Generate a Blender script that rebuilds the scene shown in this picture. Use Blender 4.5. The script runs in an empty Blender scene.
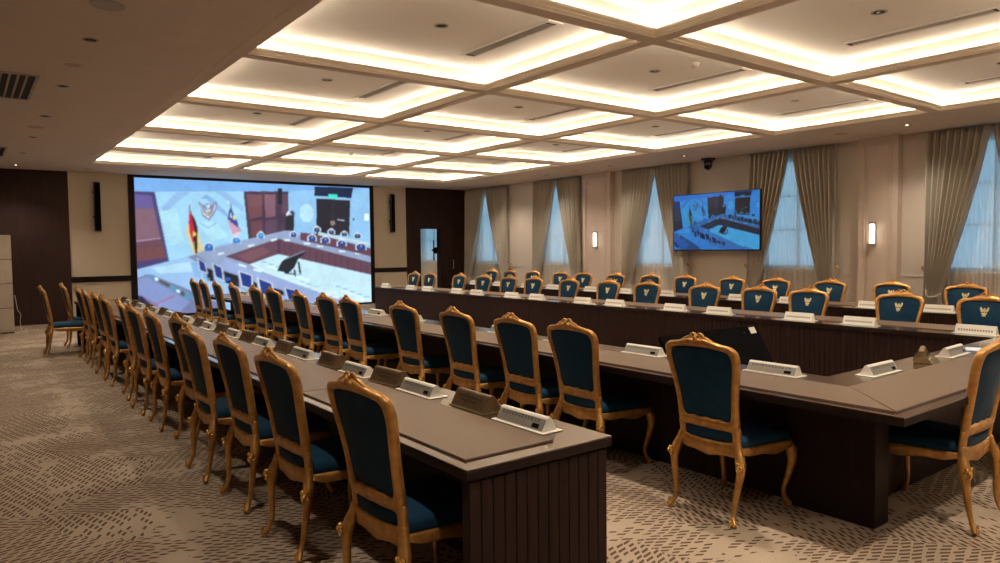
import bpy, math, random
from mathutils import Vector, Matrix
import numpy as np
random.seed(7)
C = bpy.context.scene.collection
PI = math.pi

# ------------------------------------------------------------------ helpers
class MB:
    """collects faces, links them as one mesh object"""
    def __init__(s): s.v = []; s.f = []; s.m = []; s.sm = []
    def add(s, vs, fs, m=0, smooth=False):
        o = len(s.v); s.v += [tuple(v) for v in vs]
        for f in fs: s.f.append(tuple(i + o for i in f)); s.m.append(m); s.sm.append(smooth)
        return s
    def box(s, x0, y0, z0, x1, y1, z1, m=0, c=0.0):
        if x1 < x0: x0, x1 = x1, x0
        if y1 < y0: y0, y1 = y1, y0
        if z1 < z0: z0, z1 = z1, z0
        if c <= 0:
            v = [(x, y, z) for z in (z0, z1) for y in (y0, y1) for x in (x0, x1)]
            return s.add(v, [(0,2,3,1),(4,5,7,6),(0,1,5,4),(2,6,7,3),(0,4,6,2),(1,3,7,5)], m)
        rings = []
        for z, i in ((z0, c), (z0 + c, 0), (z1 - c, 0), (z1, c)):
            rings.append([(x0+i+c*(i==0), y0+i, z), (x1-i-c*(i==0), y0+i, z), (x1-i, y0+i+c*(i==0), z), (x1-i, y1-i-c*(i==0), z),
                          (x1-i-c*(i==0), y1-i, z), (x0+i+c*(i==0), y1-i, z), (x0+i, y1-i-c*(i==0), z), (x0+i, y0+i+c*(i==0), z)])
        return s.loft(rings, m=m, closed=True, cap=True, smooth=False)
    def loft(s, rings, m=0, closed=True, cap=True, smooth=True):
        n = len(rings[0]); v = [p for r in rings for p in r]; f = []
        for i in range(len(rings) - 1):
            for j in range(n if closed else n - 1):
                k = (j + 1) % n
                f.append((i*n+j, i*n+k, (i+1)*n+k, (i+1)*n+j))
        s.add(v, f, m, smooth)
        if cap:
            o = len(s.v) - len(v)
            s.f.append(tuple(o + j for j in reversed(range(n)))); s.m.append(m); s.sm.append(False)
            e = o + (len(rings) - 1) * n
            s.f.append(tuple(e + j for j in range(n))); s.m.append(m); s.sm.append(False)
        return s
    def tube(s, pts, rad, n=8, m=0, flat=1.0, smooth=True, cap=True):
        pts = [Vector(p) for p in pts]
        if not hasattr(rad, '__len__'): rad = [rad] * len(pts)
        rings = []; ref = None
        for i, p in enumerate(pts):
            t = (pts[min(i+1, len(pts)-1)] - pts[max(i-1, 0)]).normalized()
            if ref is None:
                ref = Vector((1, 0, 0)) if abs(t.x) < .8 else Vector((0, 1, 0))
            a = (ref - t * ref.dot(t)).normalized(); b = t.cross(a); ref = a
            rings.append([tuple(p + (a * math.cos(2*PI*k/n) + b * flat * math.sin(2*PI*k/n)) * rad[i]) for k in range(n)])
        return s.loft(rings, m=m, cap=cap, smooth=smooth)
    def ball(s, c, r, nu=8, nv=6, m=0):
        if not hasattr(r, '__len__'): r = (r, r, r)
        rings = []
        for i in range(nv + 1):
            a = -PI/2 + PI * i / nv; a = max(min(a, PI/2 - .02), -PI/2 + .02)
            rings.append([(c[0] + r[0]*math.cos(a)*math.cos(2*PI*k/nu), c[1] + r[1]*math.cos(a)*math.sin(2*PI*k/nu), c[2] + r[2]*math.sin(a)) for k in range(nu)])
        return s.loft(rings, m=m)
    def disc(s, c, r, h, n=20, m=0, smooth=False):
        """vertical cylinder, c is the centre of its bottom"""
        return s.loft([[(c[0]+r*math.cos(2*PI*k/n), c[1]+r*math.sin(2*PI*k/n), c[2]+z) for k in range(n)] for z in (0, h)], m=m, smooth=smooth)
    def prism(s, poly, axis, a, b, m=0):
        """extrude a 2-D outline along axis from a to b; poly in the two other axes (cyclic x,y,z order kept)"""
        def P(p, t):
            return {'x': (t, p[0], p[1]), 'y': (p[0], t, p[1]), 'z': (p[0], p[1], t)}[axis]
        return s.loft([[P(p, a) for p in poly], [P(p, b) for p in poly]], m=m, smooth=False)
    def build(s, name, mats, parent=None, loc=None, rz=None):
        me = bpy.data.meshes.new(name)
        me.from_pydata(s.v, [], s.f)
        if not isinstance(mats, (list, tuple)): mats = [mats]
        for m_ in mats: me.materials.append(m_)
        me.polygons.foreach_set('material_index', s.m)
        me.polygons.foreach_set('use_smooth', s.sm)
        import bmesh
        bm = bmesh.new(); bm.from_mesh(me); bmesh.ops.recalc_face_normals(bm, faces=bm.faces); bm.to_mesh(me); bm.free()
        me.update()
        o = bpy.data.objects.new(name, me); C.objects.link(o)
        if parent: o.parent = parent
        if loc: o.location = loc
        if rz is not None: o.rotation_euler = (0, 0, rz)
        return o

def tag(o, label=None, cat=None, group=None, kind=None):
    if label: o['label'] = label
    if cat: o['category'] = cat
    if group: o['group'] = group
    if kind: o['kind'] = kind
    return o
def thing(name, label, cat, loc=(0,0,0), rz=0, group=None):
    o = bpy.data.objects.new(name, None); C.objects.link(o)
    o.empty_display_size = .1
    o.location = loc; o.rotation_euler = (0, 0, rz)
    return tag(o, label, cat, group)
def struct(name, mb, mats, parent=None):
    o = mb.build(name, mats, parent)
    if not parent: o['kind'] = 'structure'
    return o
KIDS = {}
def dup(root, loc, rz, label, group=None):
    """copy a thing with its parts and sub-parts; meshes are shared"""
    r = root.copy(); C.objects.link(r); r.location = loc; r.rotation_euler = (0, 0, rz)
    r['label'] = label
    if group: r['group'] = group
    for ch in list(root.children):
        c = ch.copy(); C.objects.link(c); c.parent = r
        for g in list(ch.children):
            d = g.copy(); C.objects.link(d); d.parent = c
    return r
def crom(P, n=6, closed=False):
    """Catmull-Rom through points, n samples a span"""
    out = []; N = len(P); dim = len(P[0])
    for i in range(N if closed else N - 1):
        g = (lambda k: P[k % N]) if closed else (lambda k: P[max(0, min(N-1, k))])
        p0, p1, p2, p3 = g(i-1), g(i), g(i+1), g(i+2)
        for j in range(n):
            t = j / n
            out.append(tuple(.5*((2*p1[d]) + (-p0[d]+p2[d])*t + (2*p0[d]-5*p1[d]+4*p2[d]-p3[d])*t*t + (-p0[d]+3*p1[d]-3*p2[d]+p3[d])*t*t*t) for d in range(dim)))
    if not closed: out.append(tuple(P[-1]))
    return out
ORD = ['nearest', 'second', 'third', 'fourth', 'fifth', 'sixth', 'seventh', 'eighth', 'ninth', 'tenth', 'eleventh', 'twelfth', 'thirteenth', 'fourteenth']

# ------------------------------------------------------------------ materials
def lin(c):
    return tuple((x/255/12.92 if x/255 <= .04045 else ((x/255+.055)/1.055)**2.4) for x in c)
def mat(name, col, rough=.6, metal=0., spec=.5, coat=0., coat_rough=.1, sheen=0.):
    m = bpy.data.materials.new(name); m.use_nodes = True
    b = m.node_tree.nodes['Principled BSDF']
    b.inputs['Base Color'].default_value = (*col, 1); b.inputs['Roughness'].default_value = rough
    b.inputs['Metallic'].default_value = metal; b.inputs['Specular IOR Level'].default_value = spec
    b.inputs['Coat Weight'].default_value = coat; b.inputs['Coat Roughness'].default_value = coat_rough
    if sheen: b.inputs['Sheen Weight'].default_value = sheen; b.inputs['Sheen Roughness'].default_value = .4
    return m
def noisy(m, c2, scale=20., detail=4., stretch=(1,1,1), lo=.35, hi=.65, bump=0., bscale=None, dist=.002):
    """mix the base colour towards c2 by an object-space noise, optional bump"""
    nt = m.node_tree; b = nt.nodes['Principled BSDF']; c1 = tuple(b.inputs['Base Color'].default_value)
    tc = nt.nodes.new('ShaderNodeTexCoord'); mp = nt.nodes.new('ShaderNodeMapping'); mp.inputs['Scale'].default_value = stretch
    n = nt.nodes.new('ShaderNodeTexNoise'); n.inputs['Scale'].default_value = scale; n.inputs['Detail'].default_value = detail
    r = nt.nodes.new('ShaderNodeValToRGB'); r.color_ramp.elements[0].position = lo; r.color_ramp.elements[1].position = hi
    r.color_ramp.elements[0].color = c1; r.color_ramp.elements[1].color = (*c2, 1)
    L = nt.links.new
    L(tc.outputs['Object'], mp.inputs['Vector']); L(mp.outputs['Vector'], n.inputs['Vector']); L(n.outputs['Fac'], r.inputs['Fac']); L(r.outputs['Color'], b.inputs['Base Color'])
    if bump:
        bn = nt.nodes.new('ShaderNodeBump'); bn.inputs['Strength'].default_value = bump; bn.inputs['Distance'].default_value = dist
        if bscale:
            n2 = nt.nodes.new('ShaderNodeTexNoise'); n2.inputs['Scale'].default_value = bscale; n2.inputs['Detail'].default_value = 3
            L(mp.outputs['Vector'], n2.inputs['Vector']); L(n2.outputs['Fac'], bn.inputs['Height'])
        else: L(n.outputs['Fac'], bn.inputs['Height'])
        L(bn.outputs['Normal'], b.inputs['Normal'])
    return m
def emis(name, col, strength):
    m = bpy.data.materials.new(name); m.use_nodes = True
    b = m.node_tree.nodes['Principled BSDF']; b.inputs['Base Color'].default_value = (0,0,0,1)
    b.inputs['Emission Color'].default_value = (*col, 1); b.inputs['Emission Strength'].default_value = strength
    return m

M = {}
M['paint'] = noisy(mat('ceiling_paint', (.66,.565,.485), .85, spec=.2), (.63,.54,.465), 3.)
M['cove_paint'] = noisy(mat('coffer_paint', (.87,.84,.79), .85, spec=.2), (.86,.83,.78), 1.)
M['mould'] = noisy(mat('moulding_paint', (.90,.80,.66), .7), (.89,.79,.65), 1.)
M['led'] = emis('cove_led', (1., .84, .65), 38.)
M['wallpaper'] = noisy(mat('beige_wallpaper', (.70,.62,.53), .85, spec=.2), (.65,.575,.49), 5., stretch=(8,8,60), bump=.15, dist=.001)
M['wallpaper_far'] = noisy(mat('warm_beige_wallpaper', (.70,.61,.475), .85, spec=.2), (.64,.56,.435), 5., stretch=(8,8,60), bump=.15, dist=.001)
M['pilaster'] = noisy(mat('pilaster_paint', (.66,.54,.45), .7), (.63,.515,.43), 6.)
M['walnut'] = noisy(mat('dark_walnut', (.020,.0085,.006), .6, spec=.2), (.012,.006,.0045), 5., 5., stretch=(9,9,.7))
M['walnut_wall'] = noisy(mat('dark_wall_panel', (.040,.0155,.0105), .55, spec=.3), (.024,.010,.0075), 4., 5., stretch=(9,9,.5))
M['reed'] = noisy(mat('reeded_walnut', (.028,.0105,.008), .6, spec=.2), (.017,.0075,.006), 5., 4., stretch=(9,9,.8))
M['lacquer'] = noisy(mat('lacquered_table_edge', (.075,.038,.022), .20, spec=.6, coat=.7, coat_rough=.12), (.055,.028,.017), 5., 5., stretch=(3,.7,3))
M['leather'] = noisy(mat('taupe_writing_leather', (.130,.084,.055), .38, spec=.4), (.115,.075,.049), 90., bump=.12, dist=.0008)
M['slot'] = mat('dark_groove', (.012,.008,.006), .8)
M['gold'] = noisy(mat('gilded_wood', (.55,.285,.075), .34, metal=.5, spec=.6), (.40,.19,.045), 26., 5., bump=.35, bscale=120., dist=.002)
M['gold_hi'] = mat('bright_gilding', (.86,.52,.16), .25, metal=.8)
M['emblem'] = mat('gold_embroidery', (.78,.66,.36), .5, metal=.2)
M['velvet'] = noisy(mat('teal_velvet', (.003,.034,.074), .8, spec=.2, sheen=.05), (.002,.025,.056), 18., bump=.15, bscale=300., dist=.0008)
M['drape'] = noisy(mat('taupe_drape_cloth', (.53,.485,.405), .8, spec=.2, sheen=.1), (.49,.445,.37), 60., bump=.1)
M['white_plastic'] = mat('ivory_plastic', (.74,.71,.63), .35)
M['face_shade_and_print'] = mat('unit_face_shade_and_print', (.23,.21,.18), .4)  # unit face turned from the light, shade put into its colour; also card print
M['brown_plate'] = noisy(mat('bronze_plaque', (.165,.105,.055), .3, metal=.4), (.12,.075,.038), 40.)
M['brown_text'] = mat('engraved_letters', (.03,.016,.010), .5)
M['black'] = mat('black_plastic', (.008,.008,.009), .35)
M['black_gloss'] = mat('black_glass', (.004,.004,.005), .06, spec=.6)
M['screen_off'] = mat('dark_panel_back', (.003,.003,.0035), .6, spec=.03)
M['steel'] = mat('brushed_steel', (.5,.5,.5), .3, metal=1.)
M['slot_metal'] = mat('grey_diffuser', (.30,.28,.25), .5)
M['vent_white'] = mat('vent_paint', (.42,.36,.31), .6)
M['win_frame'] = mat('window_paint', (.75,.73,.68), .5)
M['stone'] = noisy(mat('pale_partition_panel', (.50,.42,.32), .6), (.46,.385,.295), 6.)
M['sconce_glow'] = emis('sconce_glow', (1., .86, .66), 5.)
M['lamp_glow'] = emis('downlight_glow', (1., .86, .66), 6.)
M['paper'] = mat('pale_paper', (.55,.66,.80), .4)
M['leaf'] = noisy(mat('leaf', (.03,.06,.025), .5), (.05,.09,.03), 8.)
M['pot'] = mat('pot', (.04,.035,.03), .4)
m = mat('acrylic_amber', (.55,.42,.20), .08); m.node_tree.nodes['Principled BSDF'].inputs['Transmission Weight'].default_value = .75; M['acrylic'] = m
m = mat('window_glass', (.9,.95,1), .02); m.node_tree.nodes['Principled BSDF'].inputs['Transmission Weight'].default_value = 1.; m.node_tree.nodes['Principled BSDF'].inputs['IOR'].default_value = 1.02; M['glass'] = m
# sheer voile: part transparent, part translucent cloth
m = bpy.data.materials.new('sheer_voile'); m.use_nodes = True; nt = m.node_tree; nt.nodes.clear()
o_ = nt.nodes.new('ShaderNodeOutputMaterial'); t_ = nt.nodes.new('ShaderNodeBsdfTransparent'); d_ = nt.nodes.new('ShaderNodeBsdfDiffuse'); l_ = nt.nodes.new('ShaderNodeBsdfTranslucent')
d_.inputs['Color'].default_value = (.90,.84,.75,1); l_.inputs['Color'].default_value = (.82,.86,.88,1)
x1 = nt.nodes.new('ShaderNodeMixShader'); x1.inputs[0].default_value = .42; x2 = nt.nodes.new('ShaderNodeMixShader'); x2.inputs[0].default_value = .76
nt.links.new(d_.outputs[0], x1.inputs[1]); nt.links.new(l_.outputs[0], x1.inputs[2]); nt.links.new(t_.outputs[0], x2.inputs[1]); nt.links.new(x1.outputs[0], x2.inputs[2]); nt.links.new(x2.outputs[0], o_.inputs['Surface'])
M['sheer'] = m

def carpet():
    """beige loop pile with broken brown dashes whose direction changes from patch to patch"""
    m = bpy.data.materials.new('patterned_carpet'); m.use_nodes = True; nt = m.node_tree; N = nt.nodes; L = nt.links.new
    b = N['Principled BSDF']; b.inputs['Roughness'].default_value = .95; b.inputs['Specular IOR Level'].default_value = .1
    tc = N.new('ShaderNodeTexCoord')
    def math_(op, a, b_=None, c=None):
        n = N.new('ShaderNodeMath'); n.operation = op
        for i, x in enumerate((a, b_, c)):
            if x is None: continue
            if isinstance(x, (int, float)): n.inputs[i].default_value = x
            else: L(x, n.inputs[i])
        return n.outputs[0]
    warp = N.new('ShaderNodeTexNoise'); warp.inputs['Scale'].default_value = 1.1; warp.inputs['Detail'].default_value = 1
    L(tc.outputs['Object'], warp.inputs['Vector'])
    vm = N.new('ShaderNodeVectorMath'); vm.operation = 'MULTIPLY_ADD'; vm.inputs[1].default_value = (.5,.5,0)
    L(warp.outputs['Color'], vm.inputs[0]); L(tc.outputs['Object'], vm.inputs[2])
    vo = N.new('ShaderNodeTexVoronoi'); vo.inputs['Scale'].default_value = .95; vo.inputs['Randomness'].default_value = .9
    L(vm.outputs[0], vo.inputs['Vector'])
    sc = N.new('ShaderNodeSeparateColor'); L(vo.outputs['Color'], sc.inputs[0])
    # angle: one of three directions
    st = math_('FLOOR', math_('MULTIPLY', sc.outputs[0], 3.0))
    ang = math_('ADD', math_('MULTIPLY', st, .80), .25)
    sp = N.new('ShaderNodeSeparateXYZ'); L(tc.outputs['Object'], sp.inputs[0])
    ca = math_('COSINE', ang); sa = math_('SINE', ang)
    u = math_('ADD', math_('MULTIPLY', sp.outputs[0], ca), math_('MULTIPLY', sp.outputs[1], sa))
    v = math_('SUBTRACT', math_('MULTIPLY', sp.outputs[1], ca), math_('MULTIPLY', sp.outputs[0], sa))
    wob = N.new('ShaderNodeTexNoise'); wob.inputs['Scale'].default_value = 2.6; wob.inputs['Detail'].default_value = 1; L(tc.outputs['Object'], wob.inputs['Vector'])
    vv = math_('MULTIPLY', math_('ADD', v, math_('MULTIPLY', wob.outputs['Fac'], .07)), 1/.056); row = math_('FLOOR', vv); fv = math_('FRACT', vv)
    wn = N.new('ShaderNodeTexWhiteNoise'); wn.noise_dimensions = '1D'; L(row, wn.inputs['W'])
    uu = math_('ADD', math_('MULTIPLY', u, 1/.050), math_('ADD', math_('MULTIPLY', fv, 1.05), math_('MULTIPLY', wn.outputs['Value'], 1.0)))
    col = math_('FLOOR', uu); fu = math_('FRACT', uu)
    cb = N.new('ShaderNodeCombineXYZ'); L(col, cb.inputs[0]); L(row, cb.inputs[1])
    w2 = N.new('ShaderNodeTexWhiteNoise'); w2.noise_dimensions = '2D'; L(cb.outputs[0], w2.inputs['Vector'])
    big = N.new('ShaderNodeTexNoise'); big.inputs['Scale'].default_value = 1.7; big.inputs['Detail'].default_value = 2; L(tc.outputs['Object'], big.inputs['Vector'])
    keep = math_('LESS_THAN', math_('MULTIPLY', w2.outputs['Value'], .50), math_('SUBTRACT', math_('MULTIPLY', big.outputs['Fac'], 2.3), .66))
    dash = math_('MULTIPLY', math_('LESS_THAN', fv, math_('ADD', .50, math_('MULTIPLY', w2.outputs['Value'], .4))), math_('LESS_THAN', fu, .50))
    mask = math_('MULTIPLY', dash, keep)
    fib = N.new('ShaderNodeTexNoise'); fib.inputs['Scale'].default_value = 160; fib.inputs['Detail'].default_value = 2; L(tc.outputs['Object'], fib.inputs['Vector'])
    base = N.new('ShaderNodeMixRGB'); base.inputs[1].default_value = (.46,.365,.275,1); base.inputs[2].default_value = (.29,.215,.15,1); L(big.outputs['Fac'], base.inputs[0])
    mix = N.new('ShaderNodeMixRGB'); mix.inputs[2].default_value = (.085,.045,.026,1); L(math_('MULTIPLY', mask, .92), mix.inputs[0]); L(base.outputs[0], mix.inputs[1])
    m2 = N.new('ShaderNodeMixRGB'); m2.blend_type = 'MULTIPLY'; m2.inputs[0].default_value = .5
    L(mix.outputs[0], m2.inputs[1]); gr = N.new('ShaderNodeValToRGB'); gr.color_ramp.elements[0].color = (.55,.55,.55,1); gr.color_ramp.elements[1].color = (1.3,1.3,1.3,1); gr.color_ramp.elements[0].position=.3; gr.color_ramp.elements[1].position=.7
    L(fib.outputs['Fac'], gr.inputs[0]); L(gr.outputs[0], m2.inputs[2]); L(m2.outputs[0], b.inputs['Base Color'])
    bp = N.new('ShaderNodeBump'); bp.inputs['Strength'].default_value = .4; bp.inputs['Distance'].default_value = .004; L(fib.outputs['Fac'], bp.inputs['Height']); L(bp.outputs[0], b.inputs['Normal'])
    return m
M['carpet'] = carpet()

# ------------------------------------------------------------------ the room
XL, XR, YN, YF, ZC = -2.6, 12.82, -5.0, 18.70, 3.42
ZU = 3.62
PX = [2.10, 4.98, 7.96, 10.93]                        # lines of the coffer grid, left to right
QY = [-3.31, -.79, 1.73, 4.25, 6.77, 9.30, 11.82, 14.34, 16.74]
TF = 23.4                                              # far end of the room behind the doors

mb = MB(); mb.box(XL - .2, YN - .2, -.12, XR + .35, TF, 0); struct('floor', mb, M['carpet'])
# flat soffit around the tray, slab above everything
mb = MB(); H = .07
mb.box(XL - .2, YN - .2, ZC, PX[0] - H, YF, ZC + .04)
mb.box(PX[3] + H, YN - .2, ZC, XR + .3, YF, ZC + .04)
mb.box(PX[0] - H, QY[-1] + H, ZC, PX[3] + H, YF, ZC + .04)
mb.box(PX[0] - H, YN - .2, ZC, PX[3] + H, QY[0] - H, ZC + .04)
mb.box(8.0, YF + .1, 3.0, XR + .3, TF, 3.06)
mb.box(XL - .2, YN - .2, ZU + .04, XR + .3, YF + .2, ZU + .12)
for i, x in enumerate(PX): mb.box(x - H + .002, QY[0], ZC - .003, x + H - .002, QY[-1], ZC - .0005)
for j, y in enumerate(QY): mb.box(PX[0], y - H + .002, ZC - .0025, PX[3], y + H - .002, ZC - .0003)
struct('ceiling', mb, M['paint'])

# coffers: each cell has its own upper panel; the crossing beams and cornices are one lattice
def beam_profile(sx):                                  # half section: (offset from centre line, z), stepping outwards and up
    return [(.0, ZC), (.07, ZC), (.072, ZC + .006), (.092, ZC + .020), (.093, ZC + .028), (.116, ZC + .044), (.122, ZC + .062), (.114, ZC + .064), (.110, ZC + .056), (.06, ZC + .056), (.06, ZU), (0., ZU)]
mb = MB()
def beam(axis, c, a, b, sides=(1, 1)):
    pr = beam_profile(1)
    r = [(c + o, z) for o, z in pr] if sides[1] else [(c, ZC), (c + H, ZC), (c + H, ZU), (c, ZU)]
    l = [(c - o, z) for o, z in reversed(pr)] if sides[0] else [(c, ZU), (c - H, ZU), (c - H, ZC), (c, ZC)]
    poly = r[1:-1] + l[1:-1]
    mb.prism(poly, axis, a, b)
for i, x in enumerate(PX): beam('y', x, QY[0] - H, QY[-1] + H, (i > 0, i < 3))
for j, y in enumerate(QY): beam('x', y, PX[0] - H, PX[3] + H, (j > 0, j < len(QY) - 1))
struct('trim_1', mb, M['mould'])
# upper panels
mb = MB()
for i in range(3):
    for j in range(len(QY) - 1):
        x0, x1, y0, y1 = PX[i] + .05, PX[i+1] - .05, QY[j] + .05, QY[j+1] - .05
        mb.box(x0, y0, ZU, x1, y1, ZU + .03)
        # cove lining that the strip lights wash
        for (a, b, c_, d) in ((x0, y0, x0 + .015, y1), (x1 - .015, y0, x1, y1), (x0, y0, x1, y0 + .015), (x0, y1 - .015, x1, y1)):
            mb.box(a, b, ZC + .058, c_, d, ZU)
o = struct('ceiling_panels', mb, M['cove_paint'])
# strip lights, slot diffusers, downlights, smoke detectors in the coffers
rown = ['well behind camera', 'just behind camera', 'nearest row', 'second row', 'third row', 'fourth row', 'fifth row', 'farthest row']
coln = ['left column', 'middle column', 'right column']
def strip_light(x0, x1, y0, y1, name):
    t = thing('cove_light', name, 'ceiling light', ((x0+x1)/2, (y0+y1)/2, ZC + .056), 0, 'warm cove strip lights hidden in the ceiling coffers')
    hx, hy = (x1-x0)/2 - .075, (y1-y0)/2 - .075
    for (a, b, c_, d) in ((-hx, -hy, hx, -hy + .009), (-hx, hy - .009, hx, hy), (-hx, -hy + .009, -hx + .009, hy - .009), (hx - .009, -hy + .009, hx, hy - .009)):
        q = MB(); q.box(a, b, .001, c_, d, .012); q.build('light_strip', M['led'], t)
    return t
def diffuser(x, y, name):
    t = thing('slot_diffuser', name, 'air vent', (x, y, ZU), 0, 'slot air diffusers in the coffers')
    f = MB(); f.box(-.085, -.70, -.012, .085, -.655, 0); f.box(-.085, .655, -.012, .085, .70, 0); f.box(-.085, -.655, -.012, -.06, .655, 0); f.box(.06, -.655, -.012, .085, .655, 0); f.build('frame', M['cove_paint'], t)
    b = MB(); b.box(-.06, -.655, -.004, .06, .655, -.0005); b.build('slot', M['slot_metal'], t)
    for k in (-.028, .0, .028):
        v = MB(); v.box(k - .004, -.62, -.012, k + .004, .62, -.004); v.build('blade', M['vent_white'], t)
    for s in (-1, 1):
        v = MB(); v.box(-.055, s*.653, -.010, .055, s*.625, -.004); v.build('end_cap', M['slot'], t)
def downlight(x, y, z, label, group, lit=False, big=False):
    t = thing('downlight', label, 'ceiling light', (x, y, z), 0, group)
    r = .055
    q = MB(); n = 24
    q.loft([[(a*math.cos(2*PI*k/n), a*math.sin(2*PI*k/n), b) for k in range(n)] for a, b in ((r + .014, 0), (r + .012, -.006), (r, -.006), (r - .006, -.0015))], cap=False); q.build('trim_ring', M['vent_white'], t)
    q = MB(); q.disc((0, 0, -.002), r - .004, .0015, 24); q.build('reflector', M['slot'] if not lit else M['slot_metal'], t)
    q = MB(); q.disc((0, 0, -.0045), .02, .0024, 12); q.build('lamp', M['lamp_glow'] if lit else M['black_gloss'], t)
def smoke(x, y, z, label):
    t = thing('smoke_detector', label, 'smoke detector', (x, y, z))
    q = MB(); q.disc((0,0,-.02), .055, .02, 24); q.build('base', M['white_plastic'], t)
    q = MB(); n = 24
    q.loft([[(a*math.cos(2*PI*k/n), a*math.sin(2*PI*k/n), b) for k in range(n)] for a, b in ((.045,-.02),(.045,-.03),(.035,-.05),(.015,-.055))]); q.build('sensor_head', M['white_plastic'], t)
SPOTS = []
for i in range(3):
    for j in range(len(QY) - 1):
        x0, x1, y0, y1 = PX[i], PX[i+1], QY[j], QY[j+1]
        cx, cy = (x0+x1)/2, (y0+y1)/2
        where = '%s, %s' % (coln[i], rown[j])
        strip_light(x0, x1, y0, y1, 'warm hidden cove light of the ceiling coffer, ' + where)
        if j >= 2:
            diffuser(cx + .77, cy, 'long narrow air slot in the ceiling coffer, ' + where)
            downlight(cx, cy, ZU, 'small round downlight at the coffer centre, ' + where, 'downlights in the coffers')
        SPOTS.append((cx, cy))
smoke(6.56, 5.02, ZU, 'round white smoke detector in the middle column coffer beside the nearer slot diffuser')
smoke(6.60, 13.84, ZU, 'round white smoke detector in a far coffer of the middle column')
for k, y in enumerate((5.97 + .0, 7.02, 9.13, 11.26, 13.39, 15.62, 17.81)):
    if k: downlight(.94, y, ZC, 'small dark recessed downlight in the left soffit, %s from the camera' % ORD[k-1], 'downlights in the left soffit', lit=(k == 6))
for k, (x, y) in enumerate(((11.72, 4.97), (11.80, 9.28), (11.81, 11.38), (11.88, 13.65), (11.95, 15.84))):
    downlight(x, y, ZC, 'small recessed downlight in the soffit over the curtains, %s from the camera' % ORD[k], 'downlights in the right soffit', lit=k < 2)
def speaker_disc(x, y, label, r=.10):
    t = thing('ceiling_speaker', label, 'ceiling speaker', (x, y, ZC), 0, 'round flush ceiling speakers')
    n = 28; q = MB(); q.loft([[(a*math.cos(2*PI*k/n), a*math.sin(2*PI*k/n), b) for k in range(n)] for a, b in ((r, 0), (r - .003, -.006), (r - .012, -.006), (r - .014, -.003))], cap=False); q.build('rim', M['vent_white'], t)
    q = MB(); q.disc((0,0,-.004), r - .012, .003, 28); q.build('grille', M['vent_white'], t)
for x, y, l, r in ((.92, 5.97, 'nearest the camera in the left soffit', .12), (.92, 8.06, 'second from the camera in the left soffit', .07), (.90, 12.32, 'third from the camera in the left soffit', .10),
                (2.26, 17.91, 'in the left soffit right before the far wall', .10), (3.53, 17.62, 'in the soffit over the left end of the video wall', .08), (11.72, 6.01, 'in the right soffit near the lit pilaster', .10), (11.86, 12.58, 'in the right soffit above the far pilaster', .10)):
    speaker_disc(x, y, 'flat round speaker grille ' + l, r)
def soffit_vent(x0, x1, y0, y1, label):
    t = thing('ceiling_vent', label, 'air vent', ((x0+x1)/2, (y0+y1)/2, ZC)); a, b = (x1-x0)/2, (y1-y0)/2
    f = MB(); f.box(-a, -b, -.012, a, -b+.03, 0); f.box(-a, b-.03, -.012, a, b, 0); f.box(-a, -b+.03, -.012, -a+.03, b-.03, 0); f.box(a-.03, -b+.03, -.012, a, b-.03, 0); f.build('frame', M['vent_white'], t)
    f = MB(); f.box(-a+.03, -b+.03, -.003, a-.03, b-.03, -.0005); f.build('backing', M['slot'], t)
    n = int((2*a - .06) / .07)
    for k in range(1, n):
        x = -a + .03 + (2*a - .06) * k / n
        f = MB(); f.prism([(x - .011, -.003), (x + .003, -.012), (x + .008, -.012), (x - .005, -.003)], 'y', -b+.03, b-.03); f.build('slat', M['vent_white'], t)
soffit_vent(.05, .70, 8.72, 10.15, 'large louvred air grille in the left soffit near the camera')
soffit_vent(.05, .68, 14.9, 16.3, 'louvred air grille in the left soffit far from the camera')

# ---- walls
WY = [17.37, 14.15, 10.80, 7.45, 4.15, .80, -2.5, 20.8]         # window centres along the right wall
def win_openings(lo, hi): return sorted([(y - .70, y + .70) for y in WY if lo < y < hi])
mb = MB(); ys = [YN - .2]
for a, b in win_openings(YN, TF): ys += [a, b]
ys.append(TF)
for k in range(0, len(ys), 2): mb.box(XR, ys[k], 0, XR + .25, ys[k+1], ZU)
for k in range(1, len(ys) - 1, 2): mb.box(XR, ys[k], 0, XR + .25, ys[k+1], 1.12); mb.box(XR, ys[k], 3.25, XR + .25, ys[k+1], ZU)
struct('wall_right', mb, M['wallpaper'])
for k, y in enumerate(WY):
    f = MB(); x0, x1 = XR + .10, XR + .16
    for (a, b, c_, d) in ((-.70, 1.12, -.64, 3.25), (.64, 1.12, .70, 3.25), (-.64, 1.12, .64, 1.18), (-.64, 3.19, .64, 3.25), (-.022, 1.18, .022, 3.19), (-.64, 1.86, -.022, 1.89), (.022, 1.86, .64, 1.89), (-.64, 2.52, -.022, 2.55), (.022, 2.52, .64, 2.55)):
        f.box(x0, y + a, b, x1, y + c_, d)
    w = struct('window_%d' % (k + 1), f, M['win_frame'])
    g = MB()
    for s in (0, 1):
        for z0, z1 in ((1.18, 1.86), (1.89, 2.52), (2.55, 3.19)): g.box(x0 + .025, y + (-.64 if s == 0 else .022), z0, x0 + .031, y + (-.022 if s == 0 else .64), z1)
    g.build('pane', M['glass'], w)
    sl = MB(); sl.box(XR - .03, y - .75, 1.09, XR + .10, y + .75, 1.12, c=.005); sl.build('window_sill', M['win_frame'], w)
mb = MB(); mb.box(XL - .2, YN - .2, 0, XL, YF + .2, ZU); struct('wall_left', mb, M['wallpaper'])
mb = MB(); mb.box(XL, YN - .2, 0, XR, YN, ZU); struct('wall_near', mb, M['wallpaper'])
mb = MB(); mb.box(8.0, TF - .1, 0, XR, TF, 3.0); mb.box(8.0, YF + .2, 0, 8.1, TF - .1, 3.0); struct('wall_far_room', mb, M['wallpaper'])
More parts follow.
